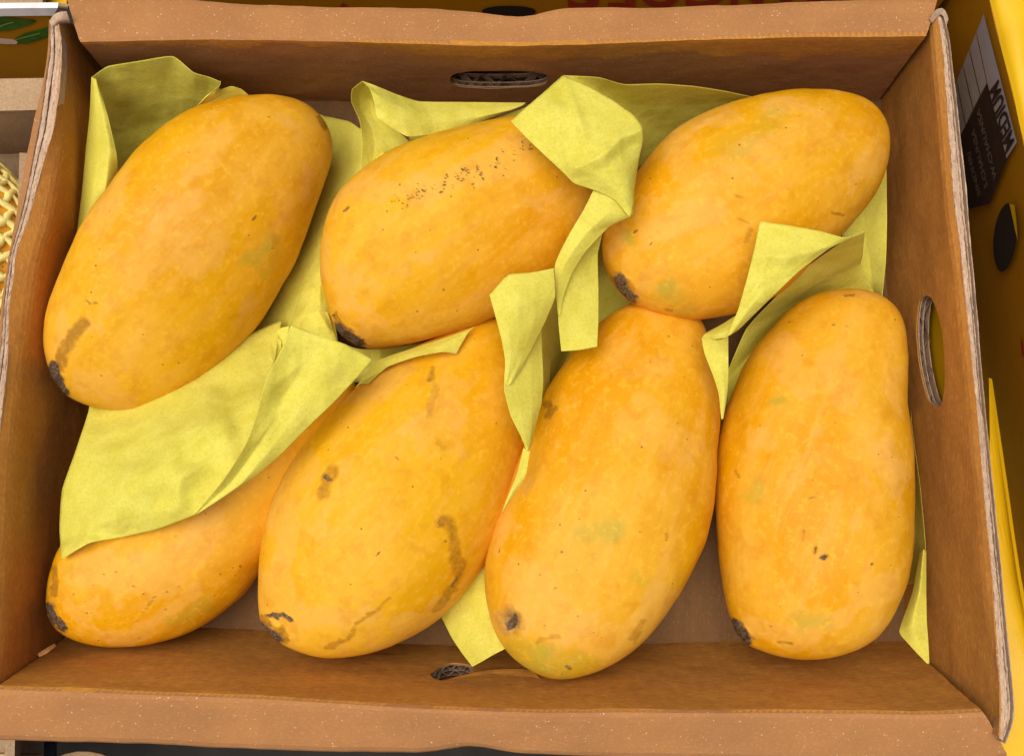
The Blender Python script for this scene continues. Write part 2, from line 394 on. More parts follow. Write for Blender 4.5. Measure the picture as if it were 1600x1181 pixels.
def two_tone(o, rim_mat, test):
    o.data.materials.append(rim_mat)
    for p in o.data.polygons:
        if test(np.array(o.matrix_world @ p.center) if False else np.array(p.center)): p.material_index = 1
def board_layers(lines, loop, depths, mat_l, mat_f, parent, side, seed, per=.0075, th=.0004, frac=1.0):
    """liners and fluting of the corrugated board seen at the cut of a hand hole"""
    f, Lu, cv = sheet_map(lines); Lv = cv[-1]; loop = np.array(loop)
    m = 360; t = np.arange(m) / m * len(loop); L = np.stack([np.interp(t, np.arange(len(loop) + 1), np.r_[loop[:, k], loop[0, k]]) for k in (0, 1)], 1)
    ctr = L.mean(0); rng = np.random.RandomState(seed)
    dirs = (L - ctr) * [Lu, 1]; dirs /= np.linalg.norm(dirs, axis=1, keepdims=True); dirs = dirs / [Lu, 1]
    e = 1e-3
    def pos(uv, d):
        u, v = np.clip(uv[:, 0], 0, 1), uv[:, 1]
        N_ = np.cross(f(np.clip(u + e, 0, 1), v) - f(np.clip(u - e, 0, 1), v), f(u, np.clip(v + e, 0, Lv)) - f(u, np.clip(v - e, 0, Lv)))
        N_ = side * N_ / np.linalg.norm(N_, axis=1, keepdims=True)
        return f(u, v) - N_ * np.asarray(d)[:, None]
    V = []; F = []
    arc = np.r_[0, np.cumsum(np.linalg.norm(np.diff(L * [Lu, 1], axis=0), axis=1))]
    for k, d in enumerate(depths):
        jit = .0003 * np.array([noise.noise((a * 300, k * 5., seed)) for a in arc])
        for (dd, s) in ((0, 1), ):
            a = pos(L + dirs * (.0003 * k + jit)[:, None] * 1.0, np.full(m, d)); b_ = pos(L + dirs * .006, np.full(m, d))
            a2 = pos(L + dirs * (.0003 * k + jit)[:, None], np.full(m, d + th)); b2 = pos(L + dirs * .006, np.full(m, d + th))
            o_ = len(V); V += list(a) + list(b_) + list(a2) + list(b2)
            for i in range(m):
                j = (i + 1) % m
                F += [(o_ + i, o_ + j, o_ + m + j, o_ + m + i), (o_ + 2 * m + j, o_ + 2 * m + i, o_ + 3 * m + i, o_ + 3 * m + j), (o_ + j, o_ + i, o_ + 2 * m + i, o_ + 2 * m + j)]
    mesh_obj('liner', V, F, mat_l, parent, smooth=False)
    V = []; F = []
    for k in range(len(depths) - 1):
        d0, d1 = depths[k] + th, depths[k + 1]; p = per * (1 if k else .75)
        ph = arc / p * 2 * math.pi + .8 * np.array([noise.noise((a * 90, 3. * k, seed + 9)) for a in arc]) * 3
        zz = .5 + .5 * np.clip(1.25 * np.sin(ph), -1, 1); d = d0 + (d1 - d0) * zz
        rec = .0004 + .0006 * np.array([noise.noise((a * 400, k * 5., seed + 3)) for a in arc])
        for th2 in (0.0, ):
            a = pos(L + dirs * rec[:, None], d); b_ = pos(L + dirs * .005, d); a2 = pos(L + dirs * rec[:, None], d + .0003); b2 = pos(L + dirs * .005, d + .0003)
            o_ = len(V); V += list(a) + list(b_) + list(a2) + list(b2)
            for i in range(m):
                j = (i + 1) % m
                F += [(o_ + i, o_ + j, o_ + m + j, o_ + m + i), (o_ + 2 * m + j, o_ + 2 * m + i, o_ + 3 * m + i, o_ + 3 * m + j), (o_ + j, o_ + i, o_ + 2 * m + i, o_ + 2 * m + j)]
    mesh_obj('fluting', V, F, mat_f, parent, smooth=False)
board_layers([fbase, ffold, fout, fbot], hole_far, [.0009, .0032, .0075], M_EDGE, M_FLUTE, box, 1, 3, per=.012)

# --- near wall
nbase = PX([(122, 981), (360, 981), (650, 1006), (1050, 1003), (1350, 1001), (1412, 1001)], 0.0)
nfold = PX([(-8, 1076), (100, 1079), (200, 1083), (400, 1090), (600, 1102), (700, 1108), (850, 1112), (1050, 1112), (1300, 1113), (1450, 1115), (1537, 1111)], H)
nout = PX([(-14, 1155), (100, 1160), (250, 1167), (400, 1173), (560, 1176), (655, 1177), (690, 1172), (735, 1166), (775, 1172), (810, 1179), (900, 1182), (1200, 1190), (1500, 1196), (1577, 1184)], H - .013)
nbot = down(nout, -.002, (0, -.002))
f, Lu, cv = sheet_map([nbase, nfold, nout, nbot])
hn = inv_px(f, Lu, cv[1], [(672, 1053), (680, 1044), (690, 1038), (706, 1034), (722, 1035), (738, 1038), (742, 1046), (730, 1051), (720, 1056), (706, 1060), (690, 1063), (678, 1060)])
hn = smooth_loop(np.array([hn[int(i)] * (1 - (i % 1)) + hn[(int(i) + 1) % len(hn)] * (i % 1) for i in np.linspace(0, len(hn), 36, endpoint=False)]), 1)
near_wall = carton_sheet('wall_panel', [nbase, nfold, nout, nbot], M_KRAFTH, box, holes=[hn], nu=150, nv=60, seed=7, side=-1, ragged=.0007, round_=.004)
board_layers([nbase, nfold, nout, nbot], hn, [.0009, .0035, .0060], M_FLUTE, M_EDGE, box, -1, 8)
carton_sheet('wall_lining', [nbase, nbase + (nfold - nbase)[:1] * 0 + 0] if False else [nbase, PX([(-2, 1060), (300, 1066), (700, 1080), (1000, 1084), (1300, 1084), (1518, 1082)], H - .016)], M_KRAFT, box, off=.0082, nu=40, nv=10, seed=8, side=-1)
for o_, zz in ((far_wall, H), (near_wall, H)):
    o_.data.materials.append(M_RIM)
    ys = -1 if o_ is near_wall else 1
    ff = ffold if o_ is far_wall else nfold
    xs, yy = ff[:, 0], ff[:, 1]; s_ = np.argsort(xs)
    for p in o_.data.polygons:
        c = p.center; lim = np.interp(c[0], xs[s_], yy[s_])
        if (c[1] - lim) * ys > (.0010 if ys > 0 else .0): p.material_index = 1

# --- right wall (raw layered edge on top, hand hole)
rbase = PX([(1374, 120), (1378, 300), (1388, 500), (1402, 750), (1416, 1010)], [0, 0, 0, 0, 0])
rlip = PX([(1454, 30), (1463, 130), (1476, 300), (1486, 380), (1502, 520), (1515, 650), (1527, 780), (1538, 900), (1548, 1000), (1556, 1100), (1556, 1150)], H - .003)
rin = PX([(1462, 22), (1470, 60), (1476, 130), (1488, 300), (1497, 370), (1513, 520), (1526, 650), (1537, 780), (1549, 900), (1556, 1000), (1562, 1100), (1560, 1150)], H)
rout = PX([(1474, 18), (1484, 60), (1492, 130), (1507, 260), (1513, 330), (1524, 450), (1538, 620), (1555, 780), (1569, 930), (1582, 1060), (1585, 1120), (1572, 1162)], H)
f, Lu, cv = sheet_map([rbase, rlip, rin])
hr = inv_px(f, Lu, cv[-1], [(1447, 460), (1456, 466), (1466, 490), (1473, 520), (1476, 560), (1477, 600), (1473, 632), (1464, 636), (1450, 628), (1443, 605), (1436, 570), (1432, 535), (1432, 500), (1436, 470)])
hr = smooth_loop(np.array([hr[int(i)] * (1 - (i % 1)) + hr[(int(i) + 1) % len(hr)] * (i % 1) for i in np.linspace(0, len(hr), 44, endpoint=False)]), 1)
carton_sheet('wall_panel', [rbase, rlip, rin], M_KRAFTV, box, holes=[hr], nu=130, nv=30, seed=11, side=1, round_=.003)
board_layers([rbase, rlip, rin], hr, [.0009, .0030, .0058], M_EDGE, M_FLUTE, box, 1, 12, per=.02)
def edge_ribbons(inner, outer, spec, parent, seed, depth=.005, n=260):
    """raw board edge: long liners and crushed fluting side by side, each a ribbon with its own width and recess"""
    A = resample(catmull(inner, 300), n); B = resample(catmull(outer, 300), n); rng = np.random.RandomState(seed)
    s = np.r_[0, np.cumsum(np.linalg.norm(np.diff(A, axis=0), axis=1))]
    for (a, b_, rec, mat, nm, rough) in [(.02, .98, .0045, M_FLUTE, 'crushed_fluting', .0004)] + list(spec):
        wob = np.array([noise.noise((x * 60, a * 9, seed)) for x in s]) * .05
        wb = np.array([noise.noise((x * 350, a * 9, seed + 2)) for x in s]) * .03
        L_, R_ = A * (1 - (a + wob + wb))[:, None] + B * (a + wob + wb)[:, None], A * (1 - (b_ + wob - wb))[:, None] + B * (b_ + wob - wb)[:, None]
        rows = []; nk = 5
        for k in range(nk):
            t_ = k / (nk - 1); P = L_ * (1 - t_) + R_ * t_
            h = np.array([noise.noise((x * 700, k * 1.7 + a * 31, seed)) + .6 * noise.noise((x * 160, k * .9, seed + a * 7)) for x in s])
            P = P + np.array([0, 0, 1.]) * (rough * h - rec + .0002 * math.sin(t_ * math.pi))[:, None]; rows.append(P)
        rows = [rows[0] - [0, 0, depth]] + rows + [rows[-1] - [0, 0, depth]]
        V = np.concatenate(rows); F = grid_faces(len(rows), n)
        mesh_obj(nm, V, F, mat, parent, smooth=False)
edge_ribbons(rin, rout, [(0.0, .07, .0002, M_RIM, 'liner', .0003), (.08, .52, .0002, M_EDGE, 'crushed_fluting', .0007), (.53, .575, .0014, M_FLUTE, 'liner', .0002),
    (.60, .66, .0005, M_EDGE, 'liner', .0003), (.68, .80, .0012, M_EDGE, 'crushed_fluting', .0005), (.84, .88, .0028, M_FLUTE, 'liner', .0003), (.93, 1.0, .0003, M_EDGE, 'liner', .0002)], box, 21)
rbo = down(rout, -.002, (.006, 0)); ro2 = rout + [.0006, 0, -.0025]
carton_sheet('outer_panel', [ro2, rbo], M_YEL_LIT, box, nu=60, nv=8, seed=13, side=1, bulge=.0003)

# --- left wall
lbase = PX([(196, 120), (178, 300), (160, 500), (142, 750), (120, 1000)], 0.0)
llip = PX([(106, 30), (107, 80), (103, 150), (98, 230), (82, 330), (62, 400), (50, 470), (38, 560), (22, 700), (12, 850), (4, 1000), (-2, 1085)], H - .006)
lin = PX([(92, 36), (96, 80), (92, 140), (84, 200), (66, 260), (47, 333), (27, 392), (22, 430), (15, 480), (12, 560), (-3, 700), (-12, 850), (-22, 1000), (-28, 1085)], H)
lout = PX([(76, 32), (76, 80), (70, 120), (62, 180), (48, 256), (32, 333), (16, 392), (10, 430), (4, 480), (-3, 560), (-26, 700), (-36, 850), (-48, 1000), (-54, 1085)], H)
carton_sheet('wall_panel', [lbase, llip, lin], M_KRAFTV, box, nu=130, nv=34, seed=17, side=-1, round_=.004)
edge_ribbons(lin, lout, [(-.02, .10, .0001, M_EDGE, 'liner', .0003), (.10, .52, .0006, M_EDGE, 'crushed_fluting', .0006), (.55, .60, .002, M_FLUTE, 'liner', .0002),
    (.64, .90, .0008, M_EDGE, 'crushed_fluting', .0004), (.96, 1.02, .001, M_FLUTE, 'liner', .0003)], box, 23)
lo1 = PX([(76, 30), (74, 80), (66, 130), (52, 180), (36, 256), (23, 333), (14, 392), (7, 430), (0, 480), (-8, 560), (-30, 700), (-40, 850), (-52, 1000), (-58, 1085)], H - .006)
carton_sheet('outer_panel', [lout - [0, 0, .001], lo1, down(lo1, -.002, (-.001, 0))], M_RIM, box, nu=80, nv=16, seed=19, side=-1, bulge=.0003)
# crumpled liner curls at the two far corners
def curl(name, rows, mat, parent, th=.0005):
    G = np.array([[(*at(x, y, z),) for x, y, z in r] for r in rows]).reshape(len(rows), len(rows[0]), 3)
    D = catmull(G, 24); D = np.stack([catmull(D[i], 20) for i in range(len(D))])
    P = D.reshape(-1, 3); P = P + np.array([.3, .3, 1.]) * (.0005 * fbm(P, 300, 2, 4))[:, None]
    V, F = thicken(P, grid_faces(24, 20), th); return mesh_obj(name, V, F, mat, parent)
curl('torn_liner', [[(78, 34, H), (88, 22, H + .003), (104, 18, H + .002)], [(82, 42, H - .001), (92, 32, H + .002), (108, 30, H)], [(86, 40, H - .004), (96, 36, H - .002), (110, 36, H - .003)]], M_EDGE, box)
curl('torn_liner', [[(1452, 30, H - .001), (1462, 16, H + .003), (1474, 14, H + .003), (1482, 30, H)], [(1456, 36, H - .002), (1466, 24, H + .001), (1472, 24, H + .001), (1478, 40, H - .002)]], M_EDGE, box)
curl('torn_liner', [[(60, 1022, .052), (72, 1014, .054), (86, 1006, .050)], [(62, 1026, .056), (75, 1019, .058), (88, 1010, .053)]], M_RIM, box)
curl('torn_tab', [[(694, 1064, .0455), (725, 1055, .0395), (758, 1048, .0350), (800, 1045, .0335), (828, 1048, .0350), (850, 1063, .0450)],
    [(690, 1069, .0475), (724, 1063, .0435), (760, 1058, .0395), (802, 1056, .0385), (832, 1060, .0410), (856, 1068, .0465)],
    [(688, 1076, .0510), (724, 1074, .0490), (760, 1073, .0475), (802, 1073, .0470), (834, 1075, .0480), (860, 1077, .0500)]], M_KRAFTH, box)
0 and curl('torn_tab', [[(606, 1050, .048), (612, 1047, .05), (617, 1050, .048)], [(608, 1058, .047), (613, 1057, .05), (622, 1058, .047)]], M_RIM, box)

# ------------------------------------------------------------------ mangoes
BV = {}
def mango(key, label, outline, tipA, tipB, zA, zB, thick=.80, marks=(), seed=1, nt=250, nphi=230, stem=None):
    PA, PB = at(*tipA, zA), at(*tipB, zB)
    X = PB - PA; X /= np.linalg.norm(X); C0 = (PA + PB) / 2; view = CL - C0; view /= np.linalg.norm(view)
    Y = np.cross(view, X); Y /= np.linalg.norm(Y); Z = np.cross(X, Y)
    ol = catmull(outline, 700, closed=True)
    W = onplane(ol[:, 0], ol[:, 1], C0, Z) - C0; a = W @ X; b_ = W @ Y
    a0, a1 = a.min(), a.max()
    th = np.linspace(0, math.pi, nt); st = a0 + (a1 - a0) * (1 - np.cos(th)) / 2
    lo = np.zeros(nt); hi = np.zeros(nt)
    aa = np.r_[a, a[0]]; bb = np.r_[b_, b_[0]]
    for k, s in enumerate(st):
        s = min(max(s, a0 + 1e-6), a1 - 1e-6)
        cr = np.where((aa[:-1] - s) * (aa[1:] - s) <= 0)[0]
        ys = [bb[i] + (bb[i + 1] - bb[i]) * ((s - aa[i]) / (aa[i + 1] - aa[i] + 1e-12)) for i in cr]
        lo[k], hi[k] = min(ys), max(ys)
    c = (lo + hi) / 2; hw = (hi - lo) / 2
    # thickness follows a smoothed half width so the side view is smooth too
    hwm = hw.max(); tt = thick * hw * (1.0 - .06 * np.sin(th)**2)
    ph = np.linspace(0, 2 * math.pi, nphi, endpoint=False)
    cs, sn = np.cos(ph), np.sin(ph); p = 2.12
    ex = np.sign(cs) * abs(cs)**(2 / p); ey = np.sign(sn) * abs(sn)**(2 / p)
    L = np.stack([np.repeat(st[:, None], nphi, 1), c[:, None] + hw[:, None] * ex[None], tt[:, None] * ey[None]], 2).reshape(-1, 3)
    R = np.stack([X, Y, Z], 1)                # columns
    e1 = np.array(tipB, float) - np.array(tipA, float); e1 /= np.linalg.norm(e1); e2 = np.array([-e1[1], e1[0]])
    ppm = np.ptp(ol @ e1) / (a1 - a0)
    for _ in range(4):
        q = proj(L @ R.T + C0)
        for ax, ee, sg in ((0, e1, 1), (1, e2, 1 if np.sign(((proj(C0 + Y * .01) - proj(C0)) @ e2)) > 0 else -1)):
            m0, m1, t0, t1 = (q @ ee).min(), (q @ ee).max(), (ol @ ee).min(), (ol @ ee).max()
            cc_ = (L[:, ax].min() + L[:, ax].max()) / 2
            L[:, ax] = cc_ + (L[:, ax] - cc_) * (t1 - t0) / (m1 - m0) + sg * ((t0 + t1) - (m0 + m1)) / 2 / ppm
    Wd = L @ R.T + C0
    nrm = np.stack([np.zeros(len(L)), np.tile(cs, nt), np.tile(sn, nt)], 1) @ R.T
    lum = .0015 * fbm(L[::1], 26, 2, seed) + .00028 * fbm(L, 120, 1, seed + 4)
    Wd = Wd + nrm * (lum * np.repeat(np.sin(th), nphi))[:, None]
    low = Wd[:, 2] < .002; Wd[low, 2] = .002 + .05 * (Wd[low, 2] - .002)
    pj = proj(Wd); face = ((CL - Wd) * nrm).sum(1) > -.002
    if stem is not None:                        # stem scar: a dimple with a raised dry collar
        d = np.linalg.norm(pj - np.array(stem[:2]), axis=1) / stem[2]
        k = face & (d < 2)
        Wd[k] -= nrm[k] * (.0018 * np.exp(-(d[k] / .55)**2) - .0008 * np.exp(-((d[k] - .9) / .3)**2))[:, None]
    Rm = Matrix([list(R[i]) for i in range(3)]).to_4x4()
    Lf = (Wd - C0) @ R
    F = grid_faces(nt, nphi, wrap=True)
    me = bpy.data.meshes.new('mango_flesh')
    me.from_pydata(Lf.tolist(), [], F); me.update()
    me.polygons.foreach_set('use_smooth', [True] * len(me.polygons)); me.materials.append(M_MANGO)
    ob = bpy.data.objects.new('mango', me); COL.objects.link(ob)
    ob.matrix_world = Matrix.Translation(Vector(C0)) @ Rm
    tag(ob, label, 'mango', 'ripe yellow mangoes packed in the box')
    marks = [(k_, p_, r_, s_ * (.62 if k_ == 'dark' and r_ < 3 else .8 if k_ == 'dark' and r_ < 5 else 1)) for k_, p_, r_, s_ in marks]
    M = np.zeros((len(Lf), 4)); jx = fbm(Lf, 260, 2, seed + 5) * 9; jy = fbm(Lf, 260, 2, seed + 9) * 9
    jp = pj + np.stack([jx, jy], 1) * .8
    jb = pj + np.stack([fbm(Lf, 55, 3, seed + 15), fbm(Lf, 55, 3, seed + 19)], 1) * 50
    marks = [('brown', p_, r_ * 1.5, .5) for k_, p_, r_, s_ in marks if k_ == 'dark' and 6.5 < r_ < 12] + marks
    for kind, pts, r, s in marks:
        ch = {'dark': 0, 'brown': 1, 'green': 2, 'pale': 3}[kind]
        pts = np.array(pts, float); best = np.full(len(jp), 1e9)
        q = jb if r >= 12 and ch >= 2 else jp if r > 3 else pj + np.stack([jx, jy], 1) * .25
        if len(pts) == 1: best = np.linalg.norm(q - pts[0], axis=1)
        for A_, B_ in zip(pts[:-1], pts[1:]):
            ab = B_ - A_; t_ = np.clip(((q - A_) @ ab) / (ab @ ab), 0, 1)
            best = np.minimum(best, np.linalg.norm(q - (A_ + t_[:, None] * ab), axis=1))
        r *= .85 if r < 3.5 else 1; soft = {0: .9, 1: .7, 2: 1.0, 3: .7}[ch] * r
        v = np.clip((r + soft * .5 - best) / soft, 0, 1) * s; v[~face] = 0
        M[:, ch] = np.maximum(M[:, ch], v)
    at_ = me.attributes.new('marks', 'FLOAT_COLOR', 'POINT'); at_.data.foreach_set('color', M.ravel().astype(np.float32))
    sub = slice(None)
    BV[key] = BVHTree.FromPolygons([tuple(v) for v in Wd.reshape(nt, nphi, 3)[::3, ::3].reshape(-1, 3)], grid_faces(len(range(0, nt, 3)), len(range(0, nphi, 3)), wrap=True))
    return ob
def speck_band():
    rg = np.random.RandomState(4); out = []
    for x, y, n_, sp in ((664, 297, 5, 4), (676, 293, 4, 3), (693, 290, 6, 3), (688, 302, 3, 4), (698, 276, 6, 3), (711, 276, 6, 4), (707, 291, 4, 3), (724, 265, 9, 3.5), (730, 270, 5, 3), (721, 281, 5, 3), (738, 284, 6, 5), (745, 267, 6, 3), (751, 274, 6, 3), (755, 280, 3, 2),
                        (776, 250, 6, 3), (785, 240, 3, 4), (803, 243, 4, 4), (816, 226, 6, 5), (828, 229, 4, 3), (632, 320, 6, 4), (641, 310, 6, 5), (650, 305, 4, 4), (620, 310, 4, 5), (655, 302, 5, 5), (770, 258, 3, 8), (790, 262, 2, 6)):
        for _ in range(int(n_ * 1.7)): out.append(('dark', [(x + rg.normal() * sp * .6, y + rg.normal() * sp)], rg.uniform(.8, 1.7), rg.uniform(.9, 1.5)))
    return out
mango('TL', 'largest mango in the far left corner, orange scar running up from its dark stem end',
  [(430,148),(470,158),(500,180),(517,212),(518,250),(502,300),(484,350),(463,405),(440,447),(410,495),(375,542),(335,585),(290,618),(245,636),(195,641),(145,635),(105,618),(82,590),(70,550),(69,510),(76,470),(90,430),(108,390),(128,350),(155,308),(185,270),(225,225),(265,190),(310,165),(360,152),(395,148)],
  (85,600), (490,160), .050, .052, seed=1, stem=(92,600,16),
  marks=[('brown', [(128,505),(112,528),(100,548),(92,575)], 11, 1.0), ('dark', [(84,574),(90,600),(98,614)], 9, 1), ('dark', [(86,578),(84,590)], 8, .8), ('dark',[(425,388)],2.6,1),('dark',[(148,474)],3,.9),('brown',[(133,464),(141,476)],2,1),
         ('brown', [(497,185),(508,200)], 4, .9), ('green', [(410,400)], 20, .6), ('pale', [(300,330)], 30, .8), ('pale', [(330,210),(300,250)], 40, .7), ('pale', [(180,290),(140,350)], 26, .9),
         ('pale', [(90,480),(90,540)], 14, .8), ('pale', [(130,600),(200,630)], 14, .8), ('pale', [(490,270),(480,310)], 12, 1), ('pale',[(440,170),(480,200)],16,.7),('pale',[(240,350),(300,400)],34,.6),('pale',[(340,380)],26,.7)])
mango('TM', 'mango with a band of black specks, middle of the far row under a tissue flap',
  [(500,400),(505,355),(520,310),(545,280),(580,252),(620,230),(680,208),(740,192),(800,181),(850,184),(895,202),(930,240),(944,285),(938,340),(910,395),(868,440),(820,474),(770,498),(740,512),(690,526),(640,538),(590,545),(560,540),(530,520),(512,480),(502,440)],
  (542,520), (925,240), .052, .056, seed=2, stem=(545,528,15),
  marks=[('dark', [(530,512),(545,528),(560,538)], 9, 1), ('dark', [(521,492)], 3, .9), ('brown', [(523,494),(538,510)], 5, .9),
         ('pale', [(545,440),(556,470),(530,480),(520,440)], 14, 1), ('pale', [(530,330),(540,300),(600,290)], 18, .8), ('pale', [(600,300),(690,290),(760,270),(820,235)], 26, .9), ('pale', [(670,395)], 20, .9),
         ('pale', [(560,525),(600,515),(585,490)], 14, .9),('pale',[(510,370),(508,430)],8,.9),('dark',[(540,330),(545,325)],3,.7),
         ('pale', [(640,318),(700,290),(760,268),(825,228)], 13, .8), *speck_band()], nt=420, nphi=400)
mango('TR', 'mango in the far right corner with a broad grey scar at its left end',
  [(1300,141),(1345,150),(1375,172),(1390,205),(1388,250),(1372,295),(1345,335),(1310,375),(1262,420),(1215,462),(1165,486),(1130,494),(1080,499),(1030,492),(1000,480),(975,466),(955,440),(943,410),(941,375),(950,335),(970,300),(1000,262),(1030,225),(1070,192),(1120,167),(1170,152),(1230,143),(1265,141)],
  (972,452), (1378,180), .058, .056, seed=3, stem=(974,453,19),
  marks=[('dark', [(966,438),(975,452),(986,468)], 11, .72), ('green', [(990,370)], 14, .6), ('green',[(1050,470),(1075,465)],16,.5),('green',[(1150,230),(1200,190)],24,.35), ('pale', [(1040,360),(1100,330)], 34, .8), ('pale', [(1000,450),(1040,430)], 16, .8), ('pale', [(1210,170),(1280,175)], 20, .8),
         ('pale', [(1370,240),(1340,280)], 18, .9), ('pale',[(1080,200),(1140,175)],14,.8),('pale',[(1080,260),(1180,270)],26,.6), ('brown', [(1300,332),(1318,336)], 3, .9), ('brown', [(1172,360),(1166,378)], 4, .8),('brown',[(1148,306),(1160,308)],3,.7),('brown',[(1155,342),(1168,348)],2.5,.8), ('pale', [(1086,412),(1103,405)], 4, 1),
         ('brown',[(1040,484),(1050,486)],3,.8),('brown',[(1112,500),(1116,505)],2,.9)])
mango('BL', 'speckled mango in the near left corner, half covered by a tissue sheet',
  [(74,955),(90,985),(130,1003),(180,1009),(240,1003),(300,985),(350,955),(385,925),(415,880),(450,830),(490,775),(530,700),(552,650),(556,605),(530,575),(480,572),(420,590),(350,640),(280,700),(200,765),(135,815),(98,850),(80,890),(74,920)],
  (80,950), (545,590), .040, .036, seed=4,
  marks=[('dark', [(76,948),(86,968),(98,980)], 7, 1), ('brown', [(84,885),(86,930)], 5, 1), ('pale', [(150,890),(190,920),(260,890),(330,830)], 30, 1), ('pale', [(110,960),(200,990)], 14, 1), ('pale', [(220,970),(290,930)], 16, .9), ('green', [(130,880)], 16, .4),
         ('green',[(260,980),(320,950)],14,.35), ('brown', [(222,957),(244,930)], 1.6, 1), *[('dark', [(x, y)], r_, 1) for x, y, r_ in ((251,838,2),(275,838,2.2),(205,900,2.2),(208,914,2.2),(188,953,1.8),(290,871,2),(351,865,1.8),(228,905,1.8),(343,895,2.2),(258,952,2),(165,968,2),(143,957,2.4),(136,957,1.8),(116,928,1.8),(131,933,2),(140,935,1.8),(135,939,1.8),(181,893,1.6),(192,966,1.6),(375,884,2.4),(367,900,2),(170,972,1.5),(195,962,1.5),(224,928,1.8),(260,924,1.8),(280,915,1.8),(162,898,1.8),(146,914,1.8),(120,950,1.6),(125,970,1.6),(232,941,1.6),(205,975,1.6),(214,970,1.6),(270,898,1.8),(268,903,1.6),(135,925,1.5),(150,941,1.5),(156,921,1.4),(310,905,1.6),(335,930,1.8))]])
mango('BM', 'mango with a dark curved slit above its stem and brown scabs on its side',
  [(785,498),(810,530),(824,590),(828,650),(822,700),(808,760),(788,820),(765,868),(730,920),(690,963),(640,996),(590,1016),(540,1026),(500,1026),(460,1015),(432,1000),(410,975),(404,950),(404,900),(410,840),(425,780),(450,730),(480,688),(520,642),(560,602),(600,572),(640,547),(690,524),(740,502)],
  (418,990), (805,520), .046, .040, seed=5, stem=(420,985,15),
  marks=[('dark', [(408,978),(420,990),(434,998)], 9, 1), ('brown', [(438,985),(446,996)], 8, .95), ('brown',[(408,964),(420,972)],5,.9), ('dark', [(418,963),(428,958),(445,959),(457,966)], 3.4, 1), ('dark', [(422,962),(445,963),(456,969)], 3.2, .9),
         ('brown', [(518,736),(511,748),(504,770)], 10, .85), ('dark', [(510,744),(514,750)], 4.5, .8), ('brown', [(688,815),(702,812),(708,840),(712,870),(716,895),(722,880)], 8.5, .9), ('dark', [(686,815)], 4, .6), ('dark', [(712,900),(706,915)], 4, .6), ('brown', [(716,900),(700,930),(680,950)], 8, .8),
         ('brown', [(676,578),(674,592)], 6, .9), ('brown', [(682,605),(672,630),(670,650)], 6, .55), ('brown', [(555,975),(580,960),(610,935)], 3.5, .8), ('brown', [(512,1010),(540,1000),(555,985)], 5, .8), ('dark', [(552,980)], 3, .6), ('brown',[(684,690),(690,700)],6,.5),
         ('pale', [(440,760),(430,880),(425,950),(480,960)], 26, .9), ('pale', [(560,620),(620,570)], 22, .9), ('pale', [(700,600),(690,700)], 30, .7), ('pale', [(500,970),(560,960)], 20, .8), ('pale', [(600,1010),(680,960),(690,930)], 12, .9),('pale',[(480,720),(440,800)],20,.8),('brown',[(618,712),(622,718)],2.5,.9)])
mango('BC', 'mango with a round grey stem scar facing up and a greenish tip at its base',
  [(1040,468),(1090,494),(1108,530),(1119,580),(1125,640),(1122,700),(1118,770),(1105,830),(1085,882),(1055,940),(1020,988),(980,1024),(930,1050),(880,1061),(840,1053),(800,1026),(775,992),(762,950),(758,900),(765,850),(783,790),(800,740),(820,692),(838,650),(852,615),(872,582),(900,545),(935,505),(985,474)],
  (850,1050), (1060,472), .050, .040, seed=6, stem=(799,968,20),
  marks=[('dark', [(800,970)], 23, .50), ('dark', [(800,970)], 13, .7), ('dark', [(796,970),(803,966),(800,978)], 6, 1), ('pale', [(798,965)], 34, 1), ('brown', [(853,630),(865,640),(856,650)], 6, 1), ('dark', [(862,634)], 3, .8), ('green', [(930,830),(960,820)], 26, .55), ('green', [(900,880)], 30, .35), ('green', [(850,1035),(860,1045)], 22, .75),
         ('green', [(1000,910)], 14, .4), ('green',[(810,1030),(900,1050)],26,.6), ('pale', [(820,900),(860,950),(920,990)], 40, .9), ('pale', [(930,1030),(1000,990),(1040,930)], 20, 1), ('pale', [(1000,640),(1060,700)], 36, .6), ('pale',[(780,850),(790,800)],16,.8), ('brown', [(1003,970),(990,998)], 7, .6),
         ('brown', [(838,1002),(850,996),(872,992)], 4, .6), ('brown', [(1041,835),(1042,845)], 3, 1), ('dark', [(884,1040),(890,1044)], 3, .8), ('pale',[(960,560),(1020,560)],28,.5), *[('dark', [(x, y)], 2, .9) for x, y in ((868,972),(904,962),(880,985),(867,918),(845,899),(1000,830),(870,940),(882,960),(851,975),(852,922),(1057,661),(1056,662),(803,767),(815,860),(893,602),(980,690))]])
